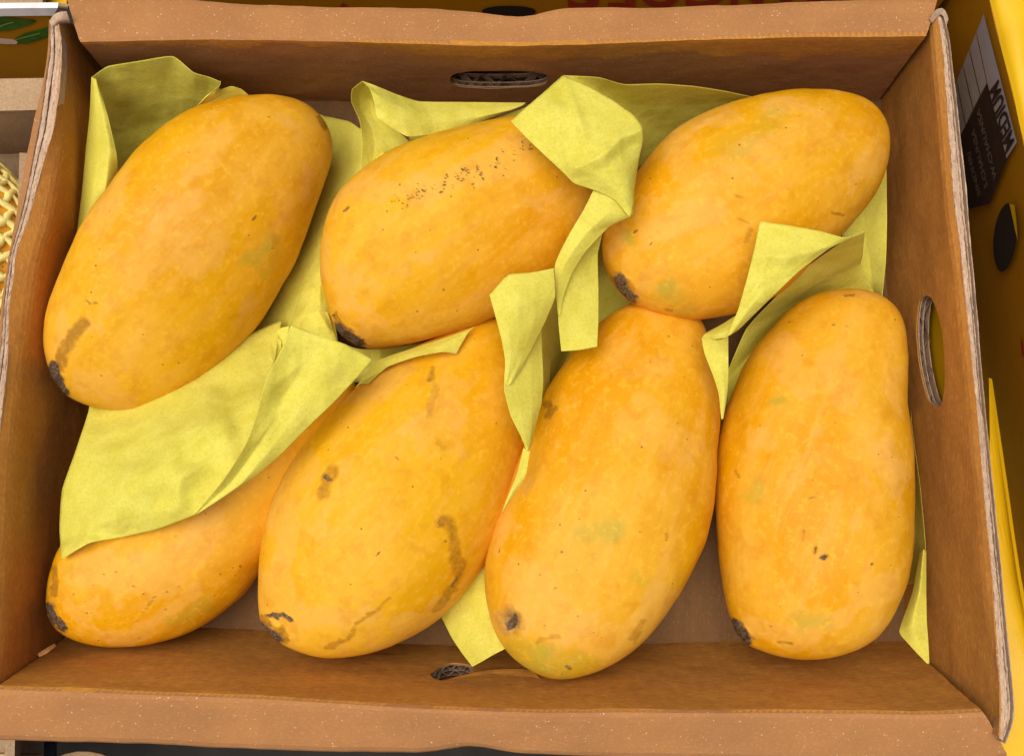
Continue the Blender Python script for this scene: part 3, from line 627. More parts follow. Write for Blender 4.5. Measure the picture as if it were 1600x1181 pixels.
mango('BR', 'mango at the near right with a slight waist and a small dark nick',
  [(1330,452),(1370,458),(1400,480),(1415,510),(1420,560),(1418,610),(1420,650),(1428,700),(1430,760),(1430,820),(1425,880),(1412,930),(1385,980),(1350,1010),(1300,1027),(1250,1030),(1200,1020),(1160,1000),(1140,960),(1128,910),(1120,850),(1116,790),(1118,720),(1128,660),(1145,610),(1170,560),(1205,515),(1240,480),(1280,460)],
  (1165,1000), (1370,456), .045, .042, seed=7, stem=(1160,992,13),
  marks=[('dark', [(1148,975),(1158,990),(1168,1000)], 9, 1), ('dark', [(1286,870)], 5, 1), ('dark', [(1275,855),(1276,862)], 3, .9), ('dark', [(1362,882)], 3, 1), ('dark', [(1303,508)], 2.8, 1), ('dark', [(1323,511)], 2.6, .9), ('green', [(1215,630)], 14, .6), ('green', [(1250,960),(1290,980)], 22, .4), ('green', [(1180,760),(1165,780)], 14, .4),
         ('pale', [(1230,550),(1260,600),(1300,560),(1330,620)], 26, .8), ('pale', [(1400,560),(1395,640)], 14, .9), ('pale', [(1370,700),(1400,740)], 22, .8), ('pale', [(1350,930),(1390,900)], 24, .9), ('pale', [(1170,980),(1250,1000),(1330,960)], 22, 1), ('pale', [(1180,680)], 22, .7), ('brown', [(1320,462),(1335,461)], 2.5, 1), ('pale', [(1300,458),(1370,462)], 7, .9),
         ('brown', [(1150,736),(1156,746)], 3, .9), ('dark', [(1416,746)], 2.4, 1), ('brown', [(1264,780),(1278,771)], 1.6, 1), ('brown', [(1257,828),(1256,843)], 1.6, 1), ('brown', [(1215,1002),(1240,1005)], 2.5, .8), ('brown',[(1232,482),(1242,478)],2,.9), ('pale',[(1290,720),(1350,780)],30,.5)])

# ------------------------------------------------------------------ tissue paper
def facets(P, seed, f0=12.0):
    rng = np.random.RandomState(seed * 13 + 5); out = np.zeros(len(P)); wob = fbm(P, 6, 2, seed)
    for k in range(5):
        a = rng.uniform(0, math.pi); f = f0 * (1 + .55 * k); q = (P[:, 0] * math.cos(a) + P[:, 1] * math.sin(a)) * f + rng.uniform() + .35 * wob
        q = q - np.floor(q); t = rng.uniform(.25, .75); tri = np.where(q < t, q / t, (1 - q) / (1 - t))
        out += tri * (.75**k)
    return out / 3.05
def tissue(label, patches, seed):
    """each patch: rows of (px, py, z) control points, joined into one sheet of paper; drape keeps it lying over named mangoes"""
    VV = []; FF = []
    for pi, pt in enumerate(patches):
        rows, dr = pt[0], pt[1]; wr = pt[2] if len(pt) > 2 else .0012
        n = max(len(r) for r in rows); R = np.array([catmull(np.array(r, float), n) if len(r) != n else np.array(r, float) for r in rows])
        nu, nv = 60, 60
        def soft(A_, n_):
            t_ = np.linspace(0, len(A_) - 1, n_); i_ = np.clip(np.floor(t_).astype(int), 0, len(A_) - 2); f_ = (t_ - i_).reshape((-1,) + (1,) * (A_.ndim - 1))
            return .45 * catmull(A_, n_) + .55 * (A_[i_] * (1 - f_) + A_[i_ + 1] * f_)
        D = soft(R, nu); D = np.stack([soft(D[i], nv) for i in range(nu)])
        Q = D.reshape(-1, 3); k = Q[:, :2] / 1600
        P0 = np.stack([k[:, 0], k[:, 1], np.full(len(k), seed * 1.3 + pi)], 1)
        rid = np.array([1 - 2 * abs(noise.noise((p[0] * 14 + seed, p[1] * 14, pi + seed * 2.))) for p in P0])
        z = Q[:, 2] + wr * (1.2 * fbm(P0, 10, 2, seed) + .9 * rid * abs(fbm(P0, 5, 1, seed + 3)) + .25 * fbm(P0, 50, 2, seed + 1))
        W = at(Q[:, 0], Q[:, 1], z)
        for i in range(len(W)):
            if not dr: break
            d = W[i] - CL; L = np.linalg.norm(d); d = d / L
            for key in dr:
                h = BV[key].ray_cast(Vector(CL), Vector(d))
                if h[0] is not None and h[3] < L + .0022: W[i] = CL + d * (h[3] - .0022); L = h[3] - .0022
        # relax only the free depth a little where the drape bites
        G = W.reshape(nu, nv, 3); t = np.linalg.norm(G - CL, axis=2); dirs = (G - CL) / t[..., None]
        for _ in range(3 if dr else 1):
            m_ = t.copy(); m_[1:-1, 1:-1] = (t[:-2, 1:-1] + t[2:, 1:-1] + t[1:-1, :-2] + t[1:-1, 2:] + 4 * t[1:-1, 1:-1]) / 8
            t = np.minimum(m_, t) if dr else m_
        PP = np.stack([k[:, 0], k[:, 1], k[:, 0] * 0 + seed + pi * .7], 1)
        add = 1.7 * wr * facets(PP, seed + 3 * pi)
        if len(pt) > 3:
            for pts, wpx, hh_ in pt[3]:
                pts = np.array(pts, float); q = Q[:, :2]; best = np.full(len(q), 1e9)
                for A_, B_ in zip(pts[:-1], pts[1:]):
                    ab = B_ - A_; tt_ = np.clip(((q - A_) @ ab) / (ab @ ab), 0, 1); best = np.minimum(best, np.linalg.norm(q - (A_ + tt_[:, None] * ab), axis=1))
                add = add + hh_ * np.clip(1 - best / wpx, 0, 1)**1.3
        t = t - add.reshape(nu, nv)
        W = (CL + dirs * t[..., None]).reshape(-1, 3)
        F = grid_faces(nu, nv)
        Vt, Ft = thicken(W, F, .00012)
        off = sum(len(v) for v in VV); VV.append(Vt); FF += [tuple(i + off for i in f_) for f_ in Ft]
    V = np.concatenate(VV); o = mesh_obj('tissue_sheet', V, FF, M_PAPER, origin=V.mean(0))
    tag(o, label, 'tissue paper', 'yellow green tissue sheets round the mangoes'); return o
# far left corner
tissue('olive yellow tissue standing in the far left corner behind the largest mango', [
  ([[(143,121,.062),(168,104,.066),(215,96,.068),(270,88,.070),(302,113,.066),(328,121,.064),(345,128,.062)],
    [(146,150,.050),(180,140,.050),(225,132,.050),(275,130,.050),(305,140,.048),(325,142,.048),(340,150,.048)],
    [(160,215,.026),(195,205,.024),(235,195,.022),(275,185,.024),(305,180,.026),(330,175,.030),(350,180,.032)],
    [(150,340,.004),(190,310,.003),(235,270,.004),(275,240,.006),(310,220,.010),(345,210,.014),(380,210,.018)]], (), .002),
  ([[(143,121,.064),(146,122,.065),(150,124,.065),(152,128,.064)],
    [(140,180,.058),(150,175,.064),(160,175,.067),(168,180,.066)],
    [(134,235,.054),(152,230,.062),(170,232,.066),(182,240,.063)],
    [(128,300,.050),(145,300,.058),(165,295,.060),(184,272,.056)],
    [(120,365,.044),(135,355,.048),(155,330,.050),(176,305,.048)]], (), .001),
  ([[(345,126,.065),(344,133,.067),(334,142,.068),(322,150,.067)],[(343,138,.063),(336,146,.066),(322,152,.067),(305,170,.064)],[(350,145,.060),(340,153,.062),(315,168,.061),(285,185,.058)]], (), .0004),
  ([[(322,150,.060),(345,140,.062),(362,135,.062),(378,140,.060),(392,152,.056)],[(300,175,.055),(330,165,.055),(355,160,.055),(375,160,.052),(392,165,.048)]], (), .0006)], 1)
tissue('dark olive tissue lying flat in the gap between the two far left mangoes', [
  ([[(480,168,.003),(505,181,.006),(545,190,.018),(566,203,.026),(600,210,.036)],
    [(470,250,.003),(500,260,.004),(530,265,.018),(560,280,.032),(600,290,.044)],
    [(430,350,.003),(455,360,.004),(485,365,.018),(515,370,.034),(550,380,.046)],
    [(390,430,.003),(415,440,.004),(450,440,.016),(490,440,.032),(530,440,.042)],
    [(350,500,.006),(385,520,.010),(420,525,.016),(460,500,.026),(510,500,.034)],
    [(330,560,.02),(370,570,.024),(410,570,.025),(440,560,.025),(500,560,.025)]], (), .003)], 2)
tissue('crumpled tissue bunched under the stem of the black specked mango', [
  ([[(480,430,.022),(493,432,.026),(500,440,.030),(505,460,.030)],
    [(468,465,.026),(485,468,.034),(500,480,.038),(520,490,.036)],
    [(455,505,.028),(472,492,.038),(500,505,.042),(525,515,.040)],
    [(440,545,.026),(470,530,.036),(505,535,.040),(530,545,.038)]], (), .005),
  ([[(470,505,.036),(480,492,.044),(497,485,.046),(512,488,.044)],[(465,525,.036),(490,510,.046),(510,510,.048),(522,520,.045)],[(465,545,.034),(495,535,.042),(515,535,.044),(528,540,.042)]], (), .004),
  ([[(370,570,.028),(395,535,.030),(420,528,.034),(440,530,.034)],[(380,590,.030),(400,565,.036),(425,560,.040),(440,565,.038)],[(390,620,.034),(415,600,.040),(430,600,.042),(450,600,.040)]], (), .005),
  ([[(430,520,.034),(440,512,.036),(452,510,.038)],[(428,545,.032),(436,545,.036),(444,545,.038)]], (), .002),
  ([[(515,530,.020),(560,545,.026),(600,545,.026),(660,535,.024)],[(530,575,.020),(560,570,.026),(590,572,.026),(640,560,.022)],[(535,600,.018),(560,597,.024),(575,597,.022),(620,590,.018)]], (), .003)], 3)
tissue('curled tissue roll standing against the far wall left of the hand hole', [
  ([[(566,127,.066),(586,134,.068),(620,148,.064),(656,159,.058),(730,160,.050),(822,161,.044)],
    [(578,140,.072),(600,156,.072),(636,172,.068),(672,178,.062),(740,172,.053),(815,166,.046)],
    [(586,165,.074),(606,182,.073),(636,196,.070),(680,192,.063),(745,183,.054),(800,172,.047)],
    [(588,183,.073),(612,200,.071),(638,214,.068),(690,208,.060),(742,193,.052),(790,176,.046)]], (), .002),
  ([[(566,127,.066),(573,130,.062),(580,137,.058),(584,145,.056)],
    [(550,140,.064),(562,145,.056),(578,155,.050),(590,168,.050)],
    [(549,160,.060),(562,168,.052),(582,180,.047),(600,190,.047)],
    [(562,190,.054),(580,200,.047),(600,205,.044),(632,214,.045)],
    [(566,225,.048),(585,228,.043),(610,230,.041),(642,226,.042)],
    [(562,275,.040),(580,268,.037),(600,255,.036),(640,240,.036)]], (), .0012),
  ([[(640,214,.040),(700,205,.042),(760,190,.042),(830,165,.042)],[(635,235,.036),(700,225,.038),(760,210,.038),(850,190,.040)]], (), .001)], 4)
tissue('broad bright tissue flap folded over the far middle mango with a twisted tail hanging down', [
  ([[(798,190,.098),(822,215,.099),(850,242,.100),(880,270,.100),(897,287,.100),(930,298,.099),(960,312,.098),(984,340,.096)],
    [(822,168,.099),(850,192,.101),(878,222,.103),(902,250,.104),(920,268,.104),(945,285,.102),(968,302,.100),(988,330,.096)],
    [(850,144,.096),(880,165,.100),(905,195,.103),(930,222,.105),(950,242,.105),(968,262,.103),(982,285,.100),(991,318,.094)],
    [(879,118,.090),(915,133,.094),(955,155,.097),(988,178,.099),(1004,198,.099),(1005,220,.098),(998,252,.096),(991,300,.092)]], ('TM','TR'), .0022, [([(880,122),(897,160),(905,190),(911,215)], 14, .0022), ([(1000,205),(970,215),(940,245),(900,262)], 18, .0030)]),
  ([[(880,118,.086),(935,121,.080),(975,132,.074),(1030,131,.070),(1085,135,.066),(1130,142,.060),(1178,152,.052)],
    [(930,150,.074),(965,158,.058),(1000,165,.050),(1045,165,.046),(1090,162,.044),(1130,160,.044),(1180,165,.040)],
    [(975,200,.060),(1000,205,.034),(1025,205,.026),(1060,200,.024),(1100,192,.026),(1140,185,.030),(1185,180,.030)],
    [(985,270,.040),(1000,262,.014),(1020,250,.008),(1060,235,.006),(1100,220,.008),(1140,210,.012),(1190,200,.016)]], (), .0025),
  ([[(928,296,.099),(957,304,.099),(990,306,.096)],
    [(912,328,.096),(950,333,.098),(988,336,.095)],
    [(893,360,.093),(916,364,.095),(952,354,.092)],
    [(877,390,.090),(892,398,.092),(914,394,.090)],
    [(867,415,.088),(877,426,.088),(893,428,.086)],
    [(869,455,.084),(873,460,.084),(880,464,.083)],
    [(872,492,.080),(873,493,.080),(875,494,.080)]], ('TM','TR'), .0006),
  ([[(898,385,.086),(920,374,.084),(944,356,.082)],
    [(880,420,.083),(908,412,.081),(934,396,.078)],
    [(871,468,.080),(904,462,.077),(935,448,.074)],
    [(873,510,.078),(905,508,.076),(935,500,.074)],
    [(877,549,.076),(905,547,.076),(933,542,.075)]], ('TM','BC'), .0012)], 5)
tissue('shaded tissue deep in the gap below the twisted tissue tail', [
  ([[(830,400,.056),(890,390,.030),(945,370,.006),(1010,360,.004)],
    [(822,500,.060),(870,480,.036),(930,460,.008),(1010,450,.004)],
    [(820,600,.058),(850,570,.038),(900,520,.010),(990,490,.004)],
    [(815,690,.050),(838,650,.032),(870,600,.010),(940,550,.004)]], (), .004),
  ([[(845,500,.044),(850,505,.040),(856,520,.034)],[(846,560,.046),(852,560,.040),(860,560,.034)],[(846,630,.046),(852,625,.04),(858,610,.034)]], (), .001)], 6)
tissue('torn edged tissue strip hanging in the gap below the black specked mango', [
  ([[(765,461,.094),(776,448,.095),(795,429,.096),(830,426,.096),(866,419,.094)],
    [(774,494,.093),(790,484,.095),(808,476,.096),(838,470,.094),(868,463,.090)],
    [(783,528,.092),(796,522,.093),(812,518,.092),(832,510,.090),(853,500,.086)],
    [(789,560,.089),(798,557,.089),(808,553,.088),(820,546,.086),(833,540,.083)],
    [(789,584,.088),(794,583,.088),(800,580,.087),(808,577,.086),(815,573,.084)],
    [(789,604,.087),(791,603,.087),(793,602,.087),(796,601,.087),(800,600,.086)]], ('TM','BM'), .0010),
  ([[(792,560,.086),(808,552,.084),(828,540,.081),(846,505,.076)],
    [(788,585,.087),(808,578,.084),(830,568,.080),(847,545,.075)],
    [(788,612,.087),(808,606,.084),(830,600,.080),(849,592,.075)],
    [(798,650,.085),(814,646,.083),(831,641,.080),(846,630,.075)],
    [(813,680,.083),(820,678,.082),(830,672,.080),(838,660,.076)],
    [(823,704,.081),(825,703,.081),(827,701,.080),(830,695,.078)]], ('BM','BC'), .0006),
  ([[(818,700,.079),(824,702,.080),(828,705,.080)],[(808,740,.078),(815,741,.080),(822,740,.080)],[(796,770,.077),(802,766,.078),(812,758,.078)],[(784,800,.074),(786,798,.074),(792,788,.074)]], ('BM','BC'), .0002)], 7)
tissue('pointed bright tissue flap between the far right mango and the near right mango', [
  ([[(1187,346,.098),(1230,352,.100),(1280,361,.099),(1318,371,.096),(1338,368,.093)],
    [(1178,392,.098),(1205,394,.100),(1240,396,.100),(1272,396,.098),(1296,388,.096)],
    [(1166,440,.096),(1184,440,.098),(1204,438,.098),(1226,432,.097),(1248,424,.096)],
    [(1153,485,.094),(1162,482,.095),(1174,478,.096),(1188,474,.095),(1204,466,.094)],
    [(1135,527,.090),(1138,525,.091),(1142,523,.091),(1148,519,.090),(1156,513,.089)]], ('TR','BC'), .0018, [([(1180,400),(1230,402),(1300,385)], 16, .0016), ([(1160,470),(1190,440)], 12, .001)]),
  ([[(1326,371,.093),(1340,367,.090),(1351,361,.088)],
    [(1268,412,.060),(1310,405,.058),(1348,398,.060)],
    [(1210,466,.042),(1280,440,.040),(1345,413,.044)],
    [(1165,515,.026),(1260,465,.022),(1358,440,.034)],
    [(1130,600,.014),(1200,530,.010),(1362,470,.026)],
    [(1125,680,.03),(1150,620,.03),(1220,540,.03)]], ('BC',), .0016),
  ([[(1152,492,.084),(1148,503,.088),(1143,515,.090),(1137,527,.090)],
    [(1128,507,.080),(1124,515,.084),(1121,523,.086),(1120,530,.085)],
    [(1104,520,.078),(1100,523,.080),(1098,526,.080),(1097,530,.079)]], ('TR','BC'), .0003),
  ([[(1096,527,.079),(1108,530,.082),(1122,531,.084),(1138,526,.088)],
    [(1101,553,.079),(1114,553,.080),(1126,552,.080),(1138,553,.080)],
    [(1114,586,.078),(1122,586,.079),(1130,586,.079),(1138,588,.078)],
    [(1123,615,.076),(1128,615,.077),(1132,615,.077),(1136,614,.076)],
    [(1127,655,.073),(1128,655,.073),(1129,655,.073),(1130,654,.073)]], ('BC',), .0004)], 8)
tissue('shaded tissue upright against the right wall between its two mangoes', [
  ([[(1320,230,.020),(1360,240,.024),(1385,250,.030)],
    [(1310,350,.020),(1350,350,.024),(1386,350,.032)],
    [(1335,410,.020),(1360,412,.024),(1384,412,.032)],
    [(1350,480,.014),(1366,480,.020),(1377,478,.028)]], (), .0016)], 9)
tissue('large tissue sheet draped over the near left mango', [
  ([[(140,590,.030),(200,600,.034),(270,585,.036),(340,550,.034),(395,520,.030),(440,500,.028)],
    [(139,640,.042),(200,650,.046),(270,632,.050),(330,605,.050),(385,580,.046),(430,560,.042)],
    [(118,705,.052),(170,705,.058),(230,692,.064),(290,675,.068),(345,655,.066),(412,630,.062)],
    [(97,765,.052),(150,765,.062),(205,757,.070),(260,745,.074),(315,730,.074),(392,690,.072)],
    [(93,825,.050),(135,820,.060),(180,812,.068),(230,800,.072),(280,785,.074),(350,750,.074)],
    [(96,874,.050),(140,848,.058),(190,839,.064),(245,827,.068),(300,806,.072),(325,792,.074)]], ('BL',), .0030, [([(120,862),(150,815),(210,765),(270,715),(330,665),(400,625)], 44, .0045), ([(270,800),(285,745),(330,715),(372,735)], 26, .0030), ([(160,680),(240,655)], 20, .002)]),
  ([[(455,507,.094),(498,524,.092),(540,538,.091),(582,562,.088)],
    [(440,545,.096),(478,560,.092),(518,575,.091),(556,592,.087)],
    [(416,592,.096),(452,605,.090),(486,618,.090),(520,630,.086)],
    [(401,645,.094),(430,652,.088),(455,660,.087),(480,668,.084)],
    [(385,692,.091),(402,698,.085),(420,704,.085),(438,710,.082)],
    [(350,748,.086),(362,752,.082),(376,756,.082),(388,752,.080)],
    [(302,806,.078),(304,805,.078),(308,803,.078),(312,801,.077)]], ('BL','BM'), .0020, [([(430,600),(470,570),(520,580)], 22, .0012), ([(400,690),(440,640)], 20, .001)])], 10)
tissue('small tissue corner tucked under the black specked mango above its near neighbour', [
  ([[(555,606,.050),(590,564,.058),(640,546,.060),(690,530,.060),(742,511,.058)],
    [(565,600,.054),(600,566,.062),(645,550,.065),(692,538,.065),(732,519,.060)],
    [(575,600,.052),(606,573,.064),(652,557,.069),(692,550,.068),(713,553,.064)]], ('BM',), .0004)], 11)
tissue('green tissue corner pointing down over the near wall between two near mangoes', [
  ([[(676,952,.026),(710,925,.030),(745,890,.034),(790,860,.034)],
    [(690,965,.030),(718,950,.034),(748,930,.038),(790,910,.040)],
    [(706,996,.038),(728,985,.042),(755,972,.044),(790,960,.044)],
    [(722,1020,.046),(742,1010,.048),(764,1000,.050),(790,990,.048)],
    [(738,1041,.054),(753,1033,.054),(770,1023,.054),(795,1010,.052)]], (), .0012)], 12)
tissue('narrow folded tissue pinched along the right wall beside the near right mango', [
  ([[(1424,640,.022),(1424,650,.03),(1424,660,.030)],
    [(1420,760,.014),(1432,760,.026),(1438,760,.034)],
    [(1415,860,.010),(1432,850,.024),(1446,845,.036)],
    [(1412,915,.008),(1428,910,.022),(1446,900,.036)]], (), .001),
  ([[(1438,860,.038),(1443,858,.042),(1447,860,.040)],
    [(1426,925,.042),(1437,922,.047),(1447,920,.044)],
    [(1405,985,.046),(1425,975,.051),(1448,968,.049)],
    [(1418,1004,.051),(1434,1000,.054),(1450,996,.053)],
    [(1448,1036,.058),(1450,1036,.058),(1452,1036,.058)]], (), .0008)], 13)

# ------------------------------------------------------------------ neighbours
def slab(name, px4, th, mat, parent, n=14, bulge=.0006, seed=3):
    """board through four (px,py,z) corners, in order round"""
    P = np.array([at(x, y, z) for x, y, z in px4]); u = np.linspace(0, 1, n)
    G = np.array([[(P[0] * (1 - a) + P[1] * a) * (1 - b_) + (P[3] * (1 - a) + P[2] * a) * b_ for b_ in u] for a in u]).reshape(-1, 3)
    nn = np.cross(P[1] - P[0], P[3] - P[0]); nn /= np.linalg.norm(nn); F = grid_faces(n, n)
    if (CL - P.mean(0)) @ nn < 0: nn = -nn
    G = G + nn * (bulge * fbm(G, 20, 2, seed))[:, None]
    V, Fc = thicken(G, F, th, np.tile(nn, (len(G), 1)))
    return mesh_obj(name, V, Fc, mat, parent, smooth=False), P.mean(0), nn
def flat_poly(name, pxs, O, N, mat, parent, lift=.0006):
    pxs = np.array(pxs, float); P = onplane(pxs[:, 0], pxs[:, 1], O, N)
    if (CL - O) @ N < 0: N = -N
    P = P + N * lift; return mesh_obj(name, P, [tuple(range(len(P)))], mat, parent, smooth=False)
def lettering(name, body, quad, O, N, mat, parent, lift=.0012):
    """quad: px of (start baseline, end baseline, end top, start top)"""
    cu = bpy.data.curves.new(name, 'FONT'); cu.body = body; cu.resolution_u = 3; cu.offset = .03
    to = bpy.data.objects.new(name, cu); COL.objects.link(to); bpy.context.view_layer.update()
    dg = bpy.context.evaluated_depsgraph_get(); me = bpy.data.meshes.new_from_object(to.evaluated_get(dg)); bpy.data.objects.remove(to)
    V = np.array([tuple(v.co) for v in me.vertices]); F = [tuple(p.vertices) for p in me.polygons]
    mn, mx_ = V.min(0), V.max(0); a = ((V[:, 0] - mn[0]) / (mx_[0] - mn[0]))[:, None]; b_ = ((V[:, 1]) / (mx_[1]))[:, None]
    Q = onplane(*np.array(quad, float).T, O, N); n_ = N if (CL - O) @ N > 0 else -N
    P = (Q[0] * (1 - a) + Q[1] * a) * (1 - b_) + (Q[3] * (1 - a) + Q[2] * a) * b_ + n_ * lift
    return mesh_obj(name, P, F, mat, parent, smooth=False)
# carton behind, upside-down lettering
cb = empty('printed_carton', tuple(at(800, -40, 0)))
tag(cb, 'yellow carton behind the far rim printed with upside-down red capitals', 'carton')
yb = at(800, 10, .0)[1] + .0
def wallpt(px, py, y):                      # point on the vertical plane y = const
    d = ray(px, py); t = (y - CL[1]) / d[1]; return CL + d * t
YB = at(800, 0, H)[1] + .022
zt, zb = .085, -.10
xl, xr = wallpt(100, 0, YB)[0], wallpt(1475, 0, YB)[0]
V = [(xl, YB, zb), (xr, YB, zb), (xr, YB, zt), (xl, YB, zt)]
V = np.array(V, float); V2, F2 = thicken(V, [(0, 1, 2, 3)], .005, np.tile([0, -1., 0], (4, 1)))
mesh_obj('front_panel', V2, F2, M_YEL_SHADE, cb, smooth=False)
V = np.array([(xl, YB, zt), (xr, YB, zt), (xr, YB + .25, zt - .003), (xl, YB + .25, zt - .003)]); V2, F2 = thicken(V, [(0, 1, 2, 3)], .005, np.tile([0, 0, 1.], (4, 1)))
mesh_obj('lid', V2, F2, M_YEL_LIT, cb, smooth=False)
O_, N_ = np.array([0, YB, 0.]), np.array([0, -1., 0])
lettering('lettering', 'MANGOES', [(1352, -26), (884, -26), (884, 14), (1352, 10)], O_, N_, M_RED, cb, .0008) if False else None
# each capital is its own print, tops pointing down
for ch, x0, x1, yb_ in (('S', 884, 936, 13), ('E', 949, 992, 12), ('O', 1001, 1062, 11), ('G', 1070, 1132, 10), ('N', 1142, 1192, 8), ('A', 1200, 1256, 7), ('M', 1262, 1330, 6)):
    lettering('letter', ch, [(x1, -36), (x0, -36), (x0, yb_), (x1, yb_)], O_, N_, M_RED, cb, .0008)
flat_poly('hand_hole_shade', sup(795, 16, 42, 9, 30, 2.2), O_, N_, M_HOLE_SHADE, cb, .0009)  # flat dark patch painted for the shade in the hole
flat_poly('print_patch', [(528, 12), (536, 3), (545, 10), (545, 16), (528, 16)], O_, N_, M_RED, cb)
# carton on the right: label, hand hole, rolled bright edge
cr = empty('printed_carton', tuple(at(1700, 400, -.08)))
tag(cr, 'yellow carton at the right edge with a black and white label and hand hole', 'carton')
Ta, Tb = at(1551, 20, .080), at(1604, 240, .080)
dr_ = (Tb - Ta) / np.linalg.norm(Tb - Ta); Ta2 = Ta - dr_ * .10; Tb2 = Tb + dr_ * .22
NR = np.cross(dr_, [0, 0, 1.]); NR /= np.linalg.norm(NR)
if (CL - Ta) @ NR < 0: NR = -NR
lean = np.array([0, 0, -1.]) * .135 + NR * -.024
u = np.linspace(0, 1, 30)
G = np.array([[Ta2 + (Tb2 - Ta2) * a + lean * b_ + NR * .0012 * math.sin(a * 9) * math.sin(b_ * 3.1) for b_ in u] for a in u]).reshape(-1, 3)
NP = np.cross(dr_, lean); NP /= np.linalg.norm(NP); NP = NP if (CL - Ta) @ NP > 0 else -NP
V2, F2 = thicken(G, grid_faces(30, 30), .004, np.tile(NP, (900, 1))); mesh_obj('side_panel', V2, F2, M_YEL_SHADE, cr, smooth=False)
# rolled rim, faces the sky
NO = -NR
prof = [(0, 0), (.002, .003), (.006, .0045), (.014, .004), (.018, .001), (.019, -.02)]
pp = catmull(np.array(prof), 24); aa = np.linspace(0, 1, 60)
G = np.array([[Ta2 + (Tb2 - Ta2) * a + NO * q[0] + np.array([0, 0, q[1] + .0006 * math.sin(a * 40 + 3 * q[0] * 100)]) for q in pp] for a in aa]).reshape(-1, 3)
mesh_obj('rolled_rim', G, grid_faces(60, 24), M_YEL_LIT, cr)
OP = Ta + NP * .0016
flat_poly('label', [(1539, 22), (1591, 222), (1575, 247), (1545, 130), (1528, 50)], OP, NP, M_WHITE, cr)
flat_poly('label', [(1527, 52), (1544, 130), (1534, 148), (1517, 76)], OP, NP, M_WHITE, cr)
flat_poly('label', [(1516, 78), (1533, 150), (1523, 170), (1507, 101)], OP, NP, M_WHITE, cr)
flat_poly('label', [(1506, 103), (1522, 172), (1511, 195), (1497, 125)], OP, NP, M_WHITE, cr)
flat_poly('label', [(1496, 127), (1510, 197), (1500, 216), (1486, 150)], OP, NP, M_WHITE, cr)
flat_poly('label', [(1545, 132), (1575, 249), (1548, 318), (1500, 330), (1490, 240)], OP, NP, M_BLACK, cr)
lettering('lettering', 'MEDIUM', [(1588, 220), (1563, 124), (1549, 143), (1575, 241)], OP, NP, M_BLACK, cr, .001)
lettering('lettering', 'W.CHAUNSA', [(1561, 276), (1534, 168), (1528, 172), (1556, 282)], OP, NP, M_GREY, cr, .001)
lettering('lettering', 'S.CHAUNSA', [(1547, 290), (1526, 200), (1520, 204), (1542, 296)], OP, NP, M_GREY, cr, .001)
lettering('lettering', 'SINDHRI', [(1536, 304), (1519, 236), (1513, 240), (1531, 308)], OP, NP, M_GREY, cr, .001)
hh = sup(1572, 371, 18, 54, 36, 1.9, .10)
flat_poly('hand_hole_shade', hh, OP, NP, M_HOLE_SHADE, cr, .0005)  # the hole's inner darkness, painted as a flat shape
flat_poly('torn_liner', [(1580, 318), (1588, 320), (1591, 345), (1593, 375), (1589, 360), (1585, 340)], OP, NP, M_YEL_LIT, cr, .0008)
flat_poly('print_patch', [(1596, 525), (1600, 535), (1604, 560), (1598, 555)], OP, NP, M_RED, cr, .0005)
# flaps lying between the two cartons
c2 = empty('carton_flap', tuple(at(1580, 900, .03)))
tag(c2, 'bright yellow carton flap sticking up right of the box beyond its right rim', 'carton flap')
slab('flap_panel', [(1545, 590, .020), (1556, 1185, .040), (1640, 1185, .042), (1590, 900, .040)], .003, M_YEL_LIT, c2, seed=6)
c3 = empty('carton_flap', tuple(at(1560, 600, -.03)))
tag(c3, 'shaded olive yellow carton strip between the right rim and the labelled carton', 'carton flap')
slab('flap_panel', [(1490, 300, -.062), (1510, 900, -.055), (1640, 1000, -.055), (1535, 400, -.062)], .003, M_YEL_LIT, c3, seed=8)
# carton at the upper left with leaf print, and its pale lip
cl = empty('leaf_print_carton', tuple(at(20, 60, -.02)))
tag(cl, 'yellow carton printed with green leaves at the upper left behind the netted mango', 'carton')
_, OL, NL = slab('side_panel', [(-160, 22, .062), (86, 22, .062), (86, 130, .0), (-160, 130, .0)], .004, M_YEL_SHADE, cl, bulge=.0)
_, _, _ = slab('top_edge', [(-160, 14, .070), (90, 13, .070), (84, 25, .064), (-160, 27, .064)], .003, M_STRAP, cl)
_, _, _ = slab('lid', [(-160, -60, .069), (70, -60, .069), (66, 12, .069), (-160, 13, .069)], .003, M_TAN, cl)
flat_poly('leaf_print', [(-10, 24), (20, 27), (58, 31), (48, 37), (30, 43), (12, 47), (-10, 48)], OL, NL, M_GREEN, cl)
flat_poly('leaf_print', [(28, 67), (24, 59), (40, 50), (62, 45), (78, 40), (80, 55), (58, 62), (42, 67)], OL, NL, M_GREEN, cl)
flat_poly('leaf_print', [(-4, 39), (12, 33), (22, 31), (22, 32.5), (12, 35), (-4, 41)], OL, NL, M_GREENL, cl, .0012)
flat_poly('leaf_print', [(25, 58.5), (44, 53), (63, 48.5), (63, 50), (44, 55), (25, 60)], OL, NL, M_GREENL, cl, .0012)
flat_poly('fruit_print', [(-5, 58), (20, 60), (28, 64), (26, 68), (10, 68), (-5, 66)], OL, NL, M_PINK, cl)
c4 = empty('carton_corner', tuple(at(85, -5, .05)))
tag(c4, 'small yellow carton corner with pale edge at the top left beside the rim', 'carton')
slab('side_panel', [(72, -30, .060), (104, -30, .060), (104, 10, .060), (72, 8, .060)], .003, M_YEL_LIT, c4)
slab('pale_edge', [(71, 8, .061), (106, 11, .061), (106, 14, .060), (70, 11, .060)], .002, M_TAN, c4)
